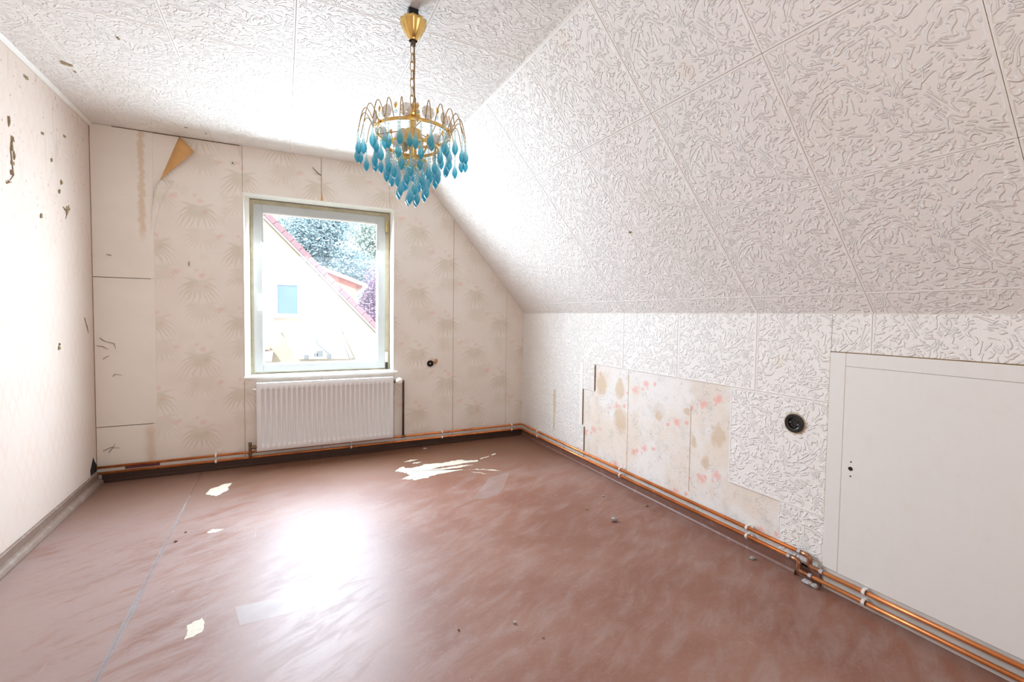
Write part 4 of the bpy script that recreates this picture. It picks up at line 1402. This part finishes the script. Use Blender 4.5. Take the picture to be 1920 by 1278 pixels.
MB().cbox((pc[0] - 0.6, 15.25, pc[2] + 0.045), (pc[0] + 0.02, 15.95, pc[2] + 0.10), 0.01).build('coping', PINK, ph)


# trees
def leafmat(name, c0, c1):
    n = NT(name)
    v, x, y, z = n.coord()
    n.set(color=n.mix(n.noise(v, 1.2, 3), c0, c1), rough=0.6)
    return n.mat


def tree(name, label, cat, c, rad_, nl, ls, mat, trunk, seed, group=None):
    rn = random.Random(seed)
    t = tag(empty(name, (c[0], c[1], -3.0)), label, cat, group)
    blobs = []
    for i in range(16):
        th, u = rn.uniform(0, 2 * pi), rn.uniform(-1, 1)
        k = rn.uniform(0.35, 0.8)
        blobs.append((c[0] + rad_[0] * k * cos(th) * sqrt(1 - u * u), c[1] + rad_[1] * k * sin(th) * sqrt(1 - u * u), c[2] + rad_[2] * k * u, rn.uniform(0.28, 0.5)))
    mb = MB()
    V, F = mb.v, mb.f
    for i in range(nl):
        b = rn.choice(blobs)
        d = Vector((rn.gauss(0, 1), rn.gauss(0, 1), rn.gauss(0, 1))).normalized() * (rn.random() ** 0.4) * b[3]
        p = Vector((b[0] + d.x * rad_[0], b[1] + d.y * rad_[1], b[2] + d.z * rad_[2]))
        u = Vector((rn.gauss(0, 1), rn.gauss(0, 1), rn.gauss(0, 1))).normalized()
        w_ = u.orthogonal().normalized()
        s_ = ls * rn.uniform(0.6, 1.3)
        k = len(V)
        V += [tuple(p - u * s_), tuple(p + w_ * s_ * 0.45), tuple(p + u * s_), tuple(p - w_ * s_ * 0.45)]
        F.append((k, k + 1, k + 2, k + 3))
    o = mb.build('foliage', mat, t)
    o['kind'] = 'stuff'
    MB().tube([(c[0], c[1], -3.0), (c[0] + 0.1, c[1], c[2] - rad_[2] * 0.4), (c[0], c[1], c[2] + rad_[2] * 0.5)], [trunk, trunk * 0.8, trunk * 0.3], 8).build('trunk', simple('bark', (0.16, 0.12, 0.09), 0.9), t)
    for k in range(5):
        a = k * 1.3
        MB().tube([(c[0], c[1], c[2] - rad_[2] * 0.3 + k * 0.25), (c[0] + rad_[0] * 0.5 * cos(a), c[1] + rad_[1] * 0.5 * sin(a), c[2] + k * 0.3)], [trunk * 0.4, trunk * 0.15], 6).build('branch', simple('bark', (0.16, 0.12, 0.09), 0.9), t)
    return t


BLUE = leafmat('blue_green_leaf', (0.22, 0.33, 0.38), (0.42, 0.53, 0.56))
GREEN = leafmat('pale_green_leaf', (0.40, 0.48, 0.45), (0.58, 0.64, 0.60))
PURP = leafmat('copper_purple_leaf', (0.20, 0.13, 0.24), (0.42, 0.28, 0.40))
tree('tall_tree', 'tall blue-green tree behind the neighbour roof', 'tree', (2.4, 31.0, 4.2), (3.2, 3.0, 4.0), 34000, 0.10, BLUE, 0.3, 3)
tree('pale_tree', 'pale green tree behind the blue-green tree at the upper right of the window', 'tree', (6.6, 38.0, 5.6), (3.8, 3.0, 5.0), 22000, 0.13, GREEN, 0.3, 5)
tree('pale_tree', 'pale green tree whose crown shows just above the neighbour roof edge, upper left', 'tree', (-0.6, 40.0, 6.6), (3.6, 3.0, 3.6), 16000, 0.13, GREEN, 0.3, 8)
tree('purple_beech', 'purple-leaved tree beside the dormer of the neighbour house', 'tree', (5.9, 28.2, 2.0), (2.3, 1.8, 3.0), 24000, 0.08, PURP, 0.15, 9)
